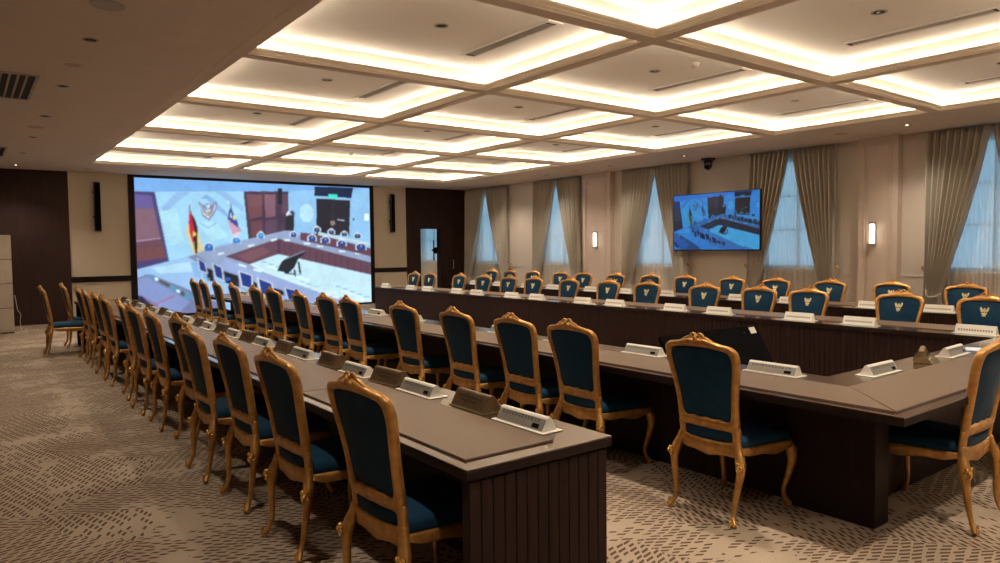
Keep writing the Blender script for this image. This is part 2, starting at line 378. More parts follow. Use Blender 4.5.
# far wall: beige fields, dark walnut fields, doorway
mb = MB(); mb.box(1.94, YF, 0, 10.66, YF + .2, ZC + .2); struct('wall_far', mb, M['wallpaper_far'])
mb = MB()
mb.box(XL, YF - .03, 0, 1.94, YF + .2, ZC + .2)
mb.box(10.66, YF - .03, 0, 11.14, YF + .2, ZC + .2); mb.box(11.14, YF - .03, 2.19, 11.86, YF + .2, ZC + .2); mb.box(11.86, YF - .03, 0, XR, YF + .2, ZC + .2)
struct('wall_far_panelling', mb, M['walnut_wall'])
mb = MB()                                             # fine panel joints and door outlines on the walnut
for x in (-1.1, .42, 10.90, 12.35): mb.box(x - .006, YF - .034, .02, x + .006, YF - .03, ZC - .02)
struct('trim_2', mb, M['slot'])
mb = MB()
for a, b in ((1.94, 3.18), (9.56, 10.66)):
    mb.box(a, YF - .03, .90, b, YF, 1.03, c=.008)
mb.box(3.16, YF - .06, 0, 3.27, YF, ZC); mb.box(9.46, YF - .06, 0, 9.56, YF, ZC); mb.box(3.27, YF - .06, 3.385, 9.46, YF, ZC); mb.box(3.27, YF - .06, 0, 9.46, YF, .04)
struct('trim_3', mb, M['walnut'])
mb = MB()
for a, b in ((1.95, 3.15), (9.57, 10.65)): mb.box(a, YF - .02, 0, b, YF, .12, c=.004)
struct('baseboard_far', mb, M['walnut'])
mb = MB(); mb.box(XR - .02, YN, 0, XR, YF - .04, .12, c=.004); struct('baseboard_right', mb, M['win_frame'])
# door leaf right of the doorway, with its handle
d = MB(); d.box(11.92, YF - .055, .01, 12.33, YF - .034, 2.3); d.box(12.37, YF - .055, .01, 12.78, YF - .034, 2.3)
dd = struct('door_1', d, M['walnut_wall'])
h = MB(); h.tube([(12.28, YF - .055, .95), (12.28, YF - .11, .97), (12.28, YF - .11, 1.2), (12.28, YF - .055, 1.22)], .012, 8); h.build('door_handle', M['steel'], dd)
# cornice under the right soffit and pilasters
for k, (y0, y1) in enumerate(((5.50, 6.16), (12.20, 13.16), (-1.2, -.5))):
    p = MB(); p.box(XR - .16, y0, 0, XR, y1, ZC)
    for (a, b, c_, d_) in ((y0 + .09, .35, y0 + .115, 3.28), (y1 - .115, .35, y1 - .09, 3.28), (y0 + .09, .325, y1 - .09, .35), (y0 + .09, 3.28, y1 - .09, 3.305), (y0 + .15, .41, y0 + .162, 3.22), (y1 - .162, .41, y1 - .15, 3.22)):
        p.box(XR - .172, a, b, XR - .16, c_, d_)
    struct('trim_%d' % (4 + k), p, M['pilaster'])
mb = MB(); mb.box(XR - .012, YN, 1.02, XR, YF - .05, 1.05); struct('trim_7', mb, M['wallpaper'])

# ---- sconces
def sconce(y, label):
    t = thing('wall_sconce', label, 'wall lamp', (XR - .172, y, 1.76), 0, 'wall lamps on the pilasters')
    q = MB(); q.box(-.02, -.045, -.21, 0, .045, .21, c=.004); q.build('back_plate', M['steel'], t)
    q = MB(); q.tube([(-.065, 0, -.17), (-.065, 0, .17)], .030, 14); q.build('glass_tube', M['sconce_glow'], t)
    for s in (-1, 1):
        q = MB(); q.box(-.105, -.045, s*.17, 0, .045, s*.205, c=.004); q.build('cap', M['steel'], t)
sconce(5.89, 'lit rectangular wall lamp on the nearer pilaster at the right')
sconce(12.66, 'lit rectangular wall lamp on the farther pilaster between two windows')

# ---- curtains
def drape(yo, yc, label, z_tie=.72, rings=34, n=150, seed=0):
    """gathered drape hanging from yc (window centre) to yo (outer side), pulled to yo by a tieback"""
    s_ = 1 if yo > yc else -1; W = abs(yo - yc)
    t = thing('curtain', label, 'curtain', (XR - .165, yo, 0), 0, 'tied back curtains along the window wall')
    q = MB(); R_ = []
    rnd = random.Random(seed); ph = rnd.random() * 6
    amp = [.75 + .5*rnd.random() for _ in range(14)]
    for i in range(rings + 1):
        z = 3.40 - (3.40 - .03) * i / rings
        if z > z_tie:
            k = (3.40 - z) / (3.40 - z_tie)
            w = .20 + (W - .012 - .20) * (1 - k**1.22)
        else:
            k = (z_tie - z) / z_tie; w = .20 + .16 * k**.7
        row = []
        pleats = 8.5; gather = w / W
        for j in range(n + 1):
            u = j / n
            a = amp[int(u * 13)] * (1-(u*13)%1) + amp[min(13, int(u * 13) + 1)] * ((u*13)%1)
            dep = (.066 + .006 * (1 - gather)) * a
            x = -dep * math.sin(2*PI*pleats*u + ph + .5*math.sin(3*z)*(1-gather)) - .010 * math.sin(2*PI*pleats*2*u + 1.7*ph)
            y = -s_ * w * u + .006*math.sin(2*PI*pleats*u*1.0 + 1.5)
            if z > 3.3: x *= .8
            row.append((x - .03 * (1 - gather), y, z))
        R_.append(row)
    q.loft(R_, closed=False, cap=False, smooth=True)
    o = q.build('drape', M['drape'], t)
    sm = o.modifiers.new('thick', 'SOLIDIFY'); sm.thickness = .004
    q = MB(); e = crom([(.06, s_*.02, 1.12), (.0, s_*.01, .95), (-.10, -s_*.04, z_tie + .02), (-.115, -s_*.12, z_tie - .01), (-.05, -s_*.22, z_tie + .03), (.06, -s_*.18, z_tie + .08), (.08, -s_*.02, 1.0)], 4)
    q.tube(e, .016, 8); q.build('tieback', M['drape'], t)
    q = MB(); q.tube([(.13, s_*.06, 1.12), (.03, s_*.06, 1.12), (-.01, s_*.06, 1.16)], .010, 8); q.ball((-.02, s_*.06, 1.18), (.022, .022, .03), 10, 8); q.build('hook', M['gold'], t)
def sheer(yc, w, label):
    t = MB(); R_ = []; n = 170
    for i in range(7):
        z = 3.38 - (3.38 - .05) * i / 6
        R_.append([(.012*math.sin(2*PI*26*j/n) + .008*math.sin(2*PI*11*j/n + 1), -w/2 + w*j/n, z) for j in range(n + 1)])
    t.loft(R_, closed=False, cap=False)
    o = t.build('sheer_curtain', M['sheer'], loc=(XR - .035, yc, 0)); tag(o, label, 'sheer curtain', 'white sheer curtains behind the drapes')
half = [1.05, .90, .90, .86, .83, .88, .88]
names = ['farthest window in the room corner', 'second window from the far corner', 'window left of the wall television', 'window right of the wall television', 'window at the right edge of the photo', 'window beside the camera', 'window behind the camera']
sheer(20.9, 2.4, 'white sheer curtain seen through the doorway')
for k in range(7):
    y = WY[k]; w = half[k]
    if k < 6:
        drape(y + w + (.04 if k else 0), y, 'taupe drape, left of the pair at the ' + names[k], seed=k*2)
        drape(y - w, y, 'taupe drape, right of the pair at the ' + names[k], seed=k*2+1)
        sheer(y, 2*w - .06, 'white sheer curtain of the ' + names[k])

# ------------------------------------------------------------------ screens
PICTURE = [((150,200,246),[(-44,1115),(1115,1254),(1098,-170),(-64,-16)]),
((126,178,242),[(-44,1115),(1115,1254),(1112,1007),(618,949),(415,930),(-14,892)]),
((165,216,250),[(57,901),(415,930),(438,549),(335,526),(185,416),(102,382)]),
((150,192,240),[(152,904),(204,911),(108,755),(91,784)]),
((150,192,240),[(297,922),(337,925),(413,814),(412,767)]),
((140,180,232),[(242,865),(266,897),(296,853),(343,764),(350,718),(295,793),(265,859)]),
((180,228,250),[(83,754),(150,786),(175,550),(123,506)]),
((180,228,250),[(223,685),(302,687),(348,580),(283,534)]),
((70,60,120),[(-48,897),(71,902),(83,769),(113,382),(-17,323)]),
((104,92,158),[(-48,876),(60,879),(69,754),(-51,749)]),
((134,98,118),[(-50,777),(67,782),(87,565),(-55,530)]),
((110,70,90),[(-55,530),(87,565),(97,521),(-55,481)]),
((118,72,78),[(-55,481),(97,514),(103,419),(-57,382)]),
((190,160,190),[(-55,530),(87,568),(88,561),(-55,522)]),
((60,70,120),[(67,898),(72,898),(117,381),(109,374)]),
((66,48,78),[(415,930),(609,944),(604,613),(430,549)]),
((122,78,92),[(427,908),(495,912),(492,754),(437,721)]),
((134,92,112),[(503,913),(551,916),(549,740),(505,723)]),
((118,70,80),[(430,814),(493,817),(492,738),(437,713)]),
((110,66,78),[(441,690),(492,707),(490,596),(443,572)]),
((96,70,96),[(505,707),(553,716),(551,612),(503,596)]),
((96,70,90),[(578,918),(604,920),(602,774),(575,757)]),
((20,28,48),[(563,965),(581,966),(579,838),(563,837)]),
((190,232,254),[(662,817),(680,843),(704,844),(722,804),(721,738),(702,696),(674,695),(656,744)]),
((22,38,74),[(729,994),(919,1000),(907,906),(728,915)]),
((66,226,214),[(795,932),(838,932),(838,898),(794,899)]),
((34,34,50),[(737,895),(902,888),(893,580),(733,597)]),
((60,56,72),[(816,892),(820,892),(815,614),(810,614)]),
((150,130,130),[(801,706),(821,711),(825,682),(806,665)]),
((170,190,220),[(836,724),(870,717),(870,708),(836,716)]),
((240,250,250),[(972,776),(995,776),(994,716),(971,715)]),
((60,80,120),[(913,735),(920,735),(920,714),(913,713)]),
((26,30,46),[(597,750),(633,751),(629,597),(591,604)]),
((225,225,240),[(595,758),(607,787),(620,783),(611,762),(600,742)]),
((60,60,90),[(611,775),(625,791),(640,759),(624,751)]),
((158,196,242),[(-58,311),(192,431),(234,384),(474,72),(470,-167),(-66,-87)]),
((140,182,232),[(195,386),(234,384),(279,245),(213,265)]),
((184,222,250),[(47,348),(195,386),(202,310),(82,302)]),
((228,208,156),[(185,654),(196,669),(223,670),(233,580),(252,444),(208,438),(194,550),(182,595)]),
((205,30,66),[(197,766),(204,766),(216,670),(214,580),(209,505),(195,610),(193,684)]),
((18,24,34),[(202,759),(218,707),(227,647),(223,437),(214,452),(210,565),(215,625)]),
((240,220,90),[(209,610),(213,617),(216,605),(222,604),(218,592),(220,577),(213,583),(208,575),(209,592)]),
((90,90,110),[(198,818),(201,818),(200,759),(197,759)]),
((230,240,250),[(346,853),(354,853),(354,830),(346,830)]),
((90,100,130),[(361,834),(364,834),(364,796),(360,796)]),
((226,210,232),[(346,718),(370,688),(397,588),(364,580)]),
((190,40,100),[(347,711),(350,709),(370,595),(366,595)]),
((190,40,100),[(354,706),(358,705),(378,600),(374,600)]),
((190,40,100),[(362,702),(366,700),(386,605),(382,605)]),
((190,40,100),[(370,697),(373,696),(394,610),(390,609)]),
((190,40,100),[(378,693),(381,691),(402,614),(398,614)]),
((44,66,158),[(361,807),(371,758),(390,673),(386,646),(370,673),(347,711),(351,765)]),
((236,226,120),[(368,734),(373,745),(380,727),(377,704),(370,707)]),
((220,235,240),[(358,749),(365,765),(362,742),(366,719),(358,726)]),
((118,130,168),[(232,842),(254,810),(265,829),(276,826),(284,811),(306,850),(303,793),(293,747),(272,697),(247,730),(241,790)]),
((226,222,234),[(239,820),(254,791),(264,776),(274,780),(284,792),(300,835),(298,793),(289,758),(270,712),(251,742),(244,790)]),
((120,134,176),[(243,813),(246,815),(256,757),(253,755)]),
((120,134,176),[(297,823),(295,825),(284,758),(286,756)]),
((120,134,176),[(248,803),(250,804),(259,748),(256,746)]),
((120,134,176),[(293,812),(290,813),(280,749),(283,747)]),
((120,134,176),[(253,792),(255,794),(261,739),(259,737)]),
((120,134,176),[(288,800),(285,801),(277,740),(279,738)]),
((120,134,176),[(258,782),(260,784),(264,730),(262,728)]),
((120,134,176),[(283,788),(280,790),(274,731),(276,728)]),
((196,170,130),[(264,769),(278,769),(275,735),(265,735)]),
((236,232,240),[(266,814),(274,822),(278,803),(269,784)]),
((150,196,240),[(260,814),(266,822),(270,792),(264,780)]),
((140,150,190),[(267,754),(277,754),(273,727)]),
((150,190,235),[(235,685),(269,648),(302,687),(305,679),(269,636),(231,677)]),
((152,168,206),[(185,423),(235,459),(422,553),(591,625),(623,621),(658,580),(799,521),(1009,423),(1003,-69),(840,-118),(650,-11),(474,72),(291,282)]),
((128,140,186),[(185,423),(219,440),(261,383),(234,369)]),
((158,176,226),[(329,411),(439,313),(653,178),(1004,-34),(1002,-139),(791,-112),(483,103),(304,351)]),
((104,70,88),[(331,422),(557,560),(1008,344),(1007,239),(557,435),(431,356)]),
((84,52,74),[(552,556),(568,552),(566,431),(553,433)]),
((124,84,98),[(378,425),(489,493),(523,452),(432,376)]),
((86,58,82),[(585,540),(590,537),(588,427),(584,430)]),
((86,58,82),[(614,526),(618,524),(616,412),(612,416)]),
((86,58,82),[(642,513),(646,510),(645,398),(640,402)]),
((86,58,82),[(671,499),(675,497),(674,384),(669,387)]),
((86,58,82),[(700,485),(704,483),(703,370),(698,373)]),
((86,58,82),[(729,471),(734,469),(732,355),(727,358)]),
((86,58,82),[(759,457),(763,455),(762,340),(757,344)]),
((86,58,82),[(789,443),(794,440),(792,325),(787,329)]),
((86,58,82),[(819,429),(824,426),(822,310),(818,313)]),
((86,58,82),[(850,414),(855,411),(853,294),(848,298)]),
((86,58,82),[(881,399),(886,396),(884,279),(879,283)]),
((86,58,82),[(912,384),(917,381),(916,263),(911,267)]),
((86,58,82),[(944,369),(949,366),(948,247),(943,251)]),
((86,58,82),[(977,354),(982,351),(980,231),(975,235)]),
((204,236,252),[(431,356),(557,433),(1007,234),(1004,-7),(842,70),(608,222)]),
((150,196,242),[(487,382),(508,376),(504,365),(482,371)]),
((226,250,252),[(512,349),(543,335),(534,316),(503,333)]),
((150,196,242),[(649,211),(672,205),(667,193),(644,200)]),
((226,250,252),[(676,176),(708,161),(699,141),(666,160)]),
((150,196,242),[(823,158),(848,151),(843,139),(818,146)]),
((226,250,252),[(853,121),(887,106),(877,85),(842,105)]),
((150,196,242),[(517,360),(539,354),(534,343),(512,349)]),
((226,250,252),[(543,326),(573,313),(564,293),(534,311)]),
((150,196,242),[(681,187),(704,181),(699,169),(676,176)]),
((226,250,252),[(708,152),(741,137),(731,117),(699,136)]),
((150,196,242),[(858,133),(882,126),(877,114),(853,121)]),
((226,250,252),[(887,96),(922,80),(912,59),(877,80)]),
((150,196,242),[(547,337),(569,331),(565,320),(543,326)]),
((226,250,252),[(573,304),(604,290),(595,270),(564,288)]),
((150,196,242),[(713,163),(737,156),(732,145),(708,152)]),
((226,250,252),[(741,127),(774,112),(764,92),(731,111)]),
((150,196,242),[(892,107),(917,100),(912,88),(887,96)]),
((226,250,252),[(922,70),(958,54),(947,33),(912,54)]),
((150,196,242),[(578,315),(600,309),(595,298),(573,304)]),
((226,250,252),[(604,281),(636,267),(626,247),(595,265)]),
((150,196,242),[(746,138),(770,131),(765,120),(741,127)]),
((226,250,252),[(774,102),(808,87),(798,66),(764,86)]),
((150,196,242),[(927,82),(953,74),(948,62),(922,70)]),
((226,250,252),[(958,44),(994,27),(983,6),(947,27)]),
((150,196,242),[(609,292),(631,286),(627,274),(604,281)]),
((226,250,252),[(636,258),(668,243),(658,223),(626,242)]),
((150,196,242),[(779,114),(803,106),(798,95),(774,102)]),
((226,250,252),[(808,77),(842,61),(832,41),(798,61)]),
((150,196,242),[(963,55),(989,48),(984,36),(958,44)]),
((226,250,252),[(994,17),(1030,0),(1020,-21),(983,1)]),
((150,196,242),[(640,269),(663,262),(658,251),(636,257)]),
((226,250,252),[(667,234),(700,219),(690,199),(658,218)]),
((214,240,252),[(431,356),(448,360),(653,195),(1004,-12),(1004,-38),(653,170),(486,294)]),
((120,126,170),[(-4,272),(32,302),(53,297),(276,92),(387,-60),(225,-130),(-6,121)]),
((136,152,208),[(-4,264),(32,284),(191,86),(151,15),(42,72),(-6,164)]),
((96,150,190),[(32,295),(46,300),(214,121),(213,83),(168,118)]),
((230,245,250),[(60,275),(73,274),(74,252),(63,252)]),
((92,82,92),[(78,262),(118,219),(110,198),(74,244)]),
((230,245,250),[(139,180),(152,176),(150,153),(137,166)]),
((92,82,92),[(158,171),(173,151),(165,126),(150,146)]),
((176,104,150),[(57,81),(127,137),(131,128),(60,72)]),
((150,96,140),[(-5,178),(1,168),(71,69),(64,62)]),
((40,36,70),[(-2,149),(12,144),(63,48),(42,28),(-3,113)]),
((226,242,252),[(302,446),(328,456),(330,444),(305,431)]),
((226,242,252),[(425,506),(453,516),(455,504),(429,490)]),
((226,242,252),[(524,551),(553,563),(555,550),(528,535)]),
((226,242,252),[(581,556),(610,554),(612,540),(585,540)]),
((226,242,252),[(671,526),(702,524),(704,509),(676,510)]),
((226,242,252),[(732,501),(763,499),(765,484),(736,485)]),
((226,242,252),[(837,457),(869,455),(872,440),(842,440)]),
((226,242,252),[(917,438),(950,436),(952,420),(922,421)]),
((226,246,254),[(386,365),(418,345),(418,330),(385,350)]),
((226,246,254),[(448,325),(481,304),(481,288),(447,309)]),
((226,246,254),[(635,212),(671,190),(671,173),(635,196)]),
((226,246,254),[(794,117),(832,93),(832,76),(793,100)]),
((226,246,254),[(922,45),(963,20),(962,2),(922,27)]),
((108,66,86),[(659,610),(733,597),(898,520),(1010,467),(1009,397),(847,470),(658,547)]),
((200,220,235),[(743,614),(1010,519),(1010,493),(742,589)]),
((28,36,48),[(549,299),(570,371),(592,397),(675,457),(682,444),(647,392),(627,319),(600,276)]),
((130,140,170),[(570,374),(592,402),(675,460),(677,452),(592,391)]),
((28,36,60),[(623,303),(632,303),(635,249),(629,245)]),
((28,36,60),[(642,368),(651,367),(659,268),(649,269)]),
((28,36,60),[(582,285),(627,270),(626,259),(582,273)]),
((222,232,246),[(248,467),(248,506),(261,529),(270,534),(278,528),(290,503),(289,463)]),
((36,110,200),[(252,467),(251,501),(260,521),(278,520),(287,497),(285,464)]),
((200,215,250),[(266,506),(273,506),(269,489)]),
((222,232,246),[(360,522),(360,554),(372,575),(381,580),(389,573),(400,552),(399,519)]),
((46,136,214),[(365,522),(364,550),(372,566),(389,565),(397,547),(395,520)]),
((200,215,250),[(378,554),(384,554),(381,540)]),
((222,232,246),[(466,561),(466,594),(477,614),(483,620),(490,613),(500,591),(499,559)]),
((50,140,214),[(471,561),(470,589),(477,605),(490,605),(496,587),(494,559)]),
((200,215,250),[(481,594),(486,594),(483,580)]),
((222,232,246),[(609,572),(609,600),(621,619),(628,625),(635,618),(646,599),(645,570)]),
((38,74,150),[(615,572),(613,596),(621,610),(635,610),(642,595),(640,570)]),
((200,215,250),[(625,601),(631,601),(628,588)]),
((222,232,246),[(691,539),(691,574),(704,595),(713,601),(721,594),(734,571),(733,536)]),
((38,74,150),[(697,539),(695,569),(704,586),(721,585),(730,566),(728,537)]),
((200,215,250),[(710,574),(716,574),(713,559)]),
((222,232,246),[(752,522),(752,557),(766,579),(776,585),(785,577),(799,554),(797,519)]),
((38,74,150),[(758,522),(756,552),(766,569),(785,569),(794,549),(792,520)]),
((200,215,250),[(772,557),(779,557),(776,542)]),
((222,232,246),[(830,496),(830,529),(845,550),(855,556),(865,548),(880,526),(879,492)]),
((38,74,150),[(836,496),(834,524),(845,541),(865,540),(876,521),(873,493)]),
((200,215,250),[(851,529),(859,529),(855,514)]),
((222,232,246),[(923,460),(923,499),(940,522),(952,528),(964,520),(980,495),(979,456)]),
((38,74,150),[(929,460),(927,493),(940,512),(964,511),(976,489),(973,457)]),
((200,215,250),[(948,498),(956,498),(952,481)]),
((222,232,246),[(718,615),(718,643),(730,662),(737,668),(744,660),(755,641),(754,613)]),
((30,60,110),[(724,615),(722,639),(730,652),(744,652),(751,637),(748,614)]),
((200,215,250),[(734,643),(739,643),(737,631)]),
((222,232,246),[(786,597),(786,623),(798,641),(805,647),(813,639),(824,621),(823,595)]),
((34,66,120),[(792,597),(791,619),(798,632),(813,631),(820,618),(817,596)]),
((200,215,250),[(803,623),(808,623),(806,612)]),
((222,232,246),[(850,580),(849,604),(861,621),(869,627),(876,620),(888,603),(887,578)]),
((34,66,120),[(855,580),(854,601),(861,612),(876,611),(884,599),(881,579)]),
((200,215,250),[(866,604),(872,604),(869,594)]),
((222,232,246),[(914,563),(914,590),(927,608),(935,614),(943,606),(956,588),(954,561)]),
((28,56,90),[(920,563),(919,586),(927,599),(943,598),(951,584),(949,561)]),
((200,215,250),[(932,590),(938,590),(935,578)]),
((26,26,44),[(257,338),(280,321),(286,229),(259,239)]),
((26,26,44),[(324,311),(384,269),(387,175),(330,218)]),
((30,30,50),[(442,226),(463,201),(457,122),(441,147)]),
((28,100,200),[(331,265),(351,255),(351,232),(334,233)]),
((30,30,46),[(531,163),(575,135),(579,94),(526,123)]),
((224,228,238),[(221,415),(251,379),(262,292),(229,316)]),
((30,58,140),[(225,407),(249,376),(258,300),(231,320)]),
((224,228,238),[(278,376),(319,339),(324,233),(291,262)]),
((30,58,140),[(283,367),(316,335),(320,242),(293,267)]),
((224,228,238),[(383,310),(443,270),(444,153),(396,184)]),
((30,58,140),[(389,300),(438,266),(439,163),(399,190)]),
((224,228,238),[(460,251),(528,201),(537,81),(474,114)]),
((30,58,140),[(468,240),(523,196),(530,91),(479,120)]),
((224,228,238),[(579,163),(634,135),(627,42),(594,55)]),
((30,58,140),[(584,155),(629,131),(624,49),(597,60)]),
((210,214,222),[(236,301),(241,301),(241,225),(238,225)]),
((210,214,222),[(263,261),(267,261),(268,185),(264,185)]),
((210,214,222),[(294,236),(299,236),(299,159),(296,159)]),
((210,214,222),[(326,203),(330,203),(331,125),(327,126)])]

def paint_grid(NX, NZ, tint=None):
    """rasterise the broadcast picture into per-vertex colours"""
    img = np.zeros((NZ + 1, NX + 1, 3)); U, V = np.meshgrid(np.linspace(0, 1000, NX + 1), np.linspace(0, 1000, NZ + 1))
    for c, poly in PICTURE:
        ins = np.zeros(U.shape, bool); n = len(poly)
        for i in range(n):
            x0, y0 = poly[i]; x1, y1 = poly[(i + 1) % n]
            if y0 == y1: continue
            cond = ((V < y0) != (V < y1)); xi = x0 + (V - y0) * (x1 - x0) / (y1 - y0)
            ins ^= cond & (U < xi)
        img[ins] = c
    img = img / 255.
    img = np.where(img <= .04045, img / 12.92, ((img + .055) / 1.055) ** 2.4)
    rs = np.random.RandomState(3)                       # soft camera grain and uneven tone of the broadcast picture
    for n_, a_ in ((14, .07), (46, .05), (120, .04)):
        g = rs.rand(n_ + 2, n_ * 2 + 2); yy = np.linspace(0, n_, NZ + 1); xx = np.linspace(0, n_ * 2, NX + 1)
        y0 = yy.astype(int); x0 = xx.astype(int); fy = (yy - y0)[:, None]; fx = (xx - x0)[None, :]
        s_ = g[y0][:, x0]*(1-fy)*(1-fx) + g[y0+1][:, x0]*fy*(1-fx) + g[y0][:, x0+1]*(1-fy)*fx + g[y0+1][:, x0+1]*fy*fx
        img = img * (1 + a_ * (2 * s_ - 1))[..., None]
    b = img.copy()
    for _ in range(3 if NX > 300 else 1):
        c_ = b.copy(); b[1:-1, 1:-1] = (c_[1:-1,1:-1]*2 + c_[:-2,1:-1] + c_[2:,1:-1] + c_[1:-1,:-2] + c_[1:-1,2:]) / 6
    b = b * np.array((.97, 1.03, 1.0))
    if tint is not None: b = b ** 1.35 * np.array(tint)
    return b
def picture_panel(name, NX, NZ, w, h, strength, parent, tint=None):
    """flat emissive picture in the local x-z plane, facing -y"""
    me = bpy.data.meshes.new(name)
    xs = np.linspace(0, w, NX + 1); zs = np.linspace(0, h, NZ + 1)
    v = [(x, 0, z) for z in zs for x in xs]; S = NX + 1
    f = [(j*S+i, j*S+i+1, (j+1)*S+i+1, (j+1)*S+i) for j in range(NZ) for i in range(NX)]
    me.from_pydata(v, [], f)
    at = me.color_attributes.new('picture', 'FLOAT_COLOR', 'POINT')
    d = np.ones(((NX+1)*(NZ+1), 4)); d[:, :3] = paint_grid(NX, NZ, tint).reshape(-1, 3); at.data.foreach_set('color', d.ravel())
    m = bpy.data.materials.new(name + '_glow'); m.use_nodes = True; nt = m.node_tree; b = nt.nodes['Principled BSDF']
    a = nt.nodes.new('ShaderNodeAttribute'); a.attribute_name = 'picture'; b.inputs['Base Color'].default_value = (.01,.01,.01,1); b.inputs['Roughness'].default_value = .4
    nt.links.new(a.outputs['Color'], b.inputs['Emission Color']); b.inputs['Emission Strength'].default_value = strength
    me.materials.append(m); me.update()
    o = bpy.data.objects.new(name, me); C.objects.link(o); o.parent = parent; return o
t = thing('video_wall', 'huge lit video wall on the far wall showing a meeting room with flags', 'screen', (3.28, YF - .02, .04))
q = MB(); q.box(0, -.035, 0, 6.17, .015, 3.34); q.build('cabinet', M['black'], t)
p = picture_panel('display', 460, 248, 6.14, 3.30, 1.0, t); p.location = (.012, -.037, .012)
t = thing('wall_television', 'wall mounted television showing a blue view of the meeting room', 'television', (12.50, 10.12, 1.48), -PI/2)
q = MB(); q.box(0, 0, 0, 2.13, .05, 1.21, c=.006); q.build('housing', M['black'], t)
p = picture_panel('display', 190, 106, 2.10, 1.17, 1.0, t, tint=(.07, .35, .60)); p.location = (.015, -.002, .022)
q = MB(); q.box(.75, .05, .35, 1.4, .26, .85); q.box(.6, .26, .3, 1.5, .31, .9); q.build('wall_bracket', M['black'], t)

# ceiling camera near the television
t = thing('ptz_camera', 'black dome conference camera hanging under the soffit above the television', 'camera', (12.6, 9.29, ZC))
q = MB(); q.disc((0,0,-.035), .15, .035, 24); q.build('mount', M['black'], t)
q = MB(); q.box(-.06, -.08, -.10, .06, .08, -.035, c=.01); q.tube([(0,-.075,-.20),(0,-.075,-.09)], .02, 8); q.tube([(0,.075,-.20),(0,.075,-.09)], .02, 8); q.build('yoke', M['black'], t)
q = MB(); q.ball((0,0,-.18), (.07,.065,.065), 16, 10); hd = q.build('camera_head', M['black'], t)
q = MB(); q.tube([(-.05, 0, -.185), (-.085, 0, -.19)], [.036, .030], 14); q.build('lens', M['black_gloss'], hd)

# line-array speakers each side of the video wall
def column_speaker(x, label):
    t = thing('column_speaker', label, 'loudspeaker', (x, YF - .03, 2.07), 0, 'black column loudspeakers beside the video wall')
    q = MB(); q.prism([(-.065,-.12),(-.045,-.15),(.045,-.15),(.065,-.12),(.065,-.04),(-.065,-.04)], 'z', 0, 1.13); q.build('cabinet', M['black'], t)
    q = MB(); q.box(-.052, -.156, .03, .052, -.150, 1.10)
    q.build('grille', M['screen_off'], t)
    for z in (.28, .85):
        q = MB(); q.box(-.04, -.04, z, .04, .03, z + .10); q.tube([(-.09, -.06, z + .05), (.0, -.05, z + .05)], .02, 8); q.build('wall_bracket', M['black'], t)
column_speaker(2.50, 'slim black column loudspeaker on the beige wall left of the video wall')
column_speaker(10.14, 'slim black column loudspeaker on the beige wall right of the video wall')

# pale panelled partition at the left edge
t = thing('partition_screen', 'beige free-standing partition of stacked panels at the left edge of the photo', 'partition', (.0, 17.1, 0))
for k in range(4):
    q = MB(); q.box(-1.3, -.06, .02 + k*.485, .76, .06, .02 + k*.485 + .475, c=.006); q.build('panel', M['stone'], t)
q = MB(); q.box(-1.3, -.055, 0, .755, .055, .02); q.box(-1.28, -.05, .4, .75, .05, 1.9); q.build('core', M['slot'], t)
q = MB(); q.tube(crom([(.79, 17.12, .75), (.81, 17.15, .6), (.83, 17.2, .45), (.88, 17.25, .35), (.87, 17.3, .2), (.9, 17.4, .008), (1.0, 17.6, .006)], 6), .005, 6)
o = q.build('hanging_cable', M['white_plastic']); tag(o, 'thin pale cable hanging beside the beige partition', 'cable')

# behind the doorway: TV floor stand and a plant
t = thing('television_stand', 'tall black television floor stand with bracket seen through the doorway', 'tv stand', (12.22, 19.30, 0))
q = MB(); q.box(-.32, -.28, 0, .32, .28, .03, c=.006); q.build('base', M['black'], t)
q = MB(); q.box(-.035, -.03, .03, .035, .03, 1.75); q.build('pole', M['black'], t)
q = MB(); q.box(-.26, -.05, 1.42, .05, -.02, 1.62); q.box(-.28, -.08, 1.2, -.25, -.05, 1.85); q.box(-.33, -.07, 1.5, -.25, -.05, 1.56); q.build('bracket', M['black'], t)
t = thing('potted_plant', 'small dark potted plant just inside the doorway', 'plant', (11.30, 19.2, 0))
q = MB(); n = 16; q.loft([[(a*math.cos(2*PI*k/n), a*math.sin(2*PI*k/n), b) for k in range(n)] for a, b in ((.10,0),(.14,.3),(.15,.32),(.12,.31))]); q.build('pot', M['pot'], t)
q = MB()
for k in range(26):
    a = k * 2.4; h = .35 + .55*((k*7) % 10)/10; r = .10 + .08*((k*3) % 5)/5
    b = Vector((r*math.cos(a), r*math.sin(a), h + .12)); s_ = Vector((0, 0, .30 + h*.4)); w = Vector((-math.sin(a), math.cos(a), 0)) * .03
    mid = (b + s_) / 2
    q.add([s_, mid + w, b, mid - w], [(0,1,2,3)])
q.build('leaves', M['leaf'], t)
# small pale pedestal with dark box by the doors
t = thing('pedestal', 'small pale pedestal standing before the dark door at the end of the window row', 'pedestal', (12.0, 17.9, 0))
q = MB(); q.box(-.16, -.14, 0, .16, .14, .48, c=.01); q.build('body', M['paper'], t)
q = MB(); q.box(-.18, -.16, .48, .18, .16, .50, c=.004); q.build('top', M['white_plastic'], t)
t = thing('desk_speaker', 'dark upright box standing on the pale pedestal by the door', 'speaker box', (12.0, 17.9, .50))
q = MB(); q.box(-.09, -.08, 0, .09, .08, .28, c=.01); q.build('cabinet', M['black'], t)
q = MB(); q.box(-.075, -.086, .02, .075, -.08, .26); q.build('grille', M['screen_off'], t)

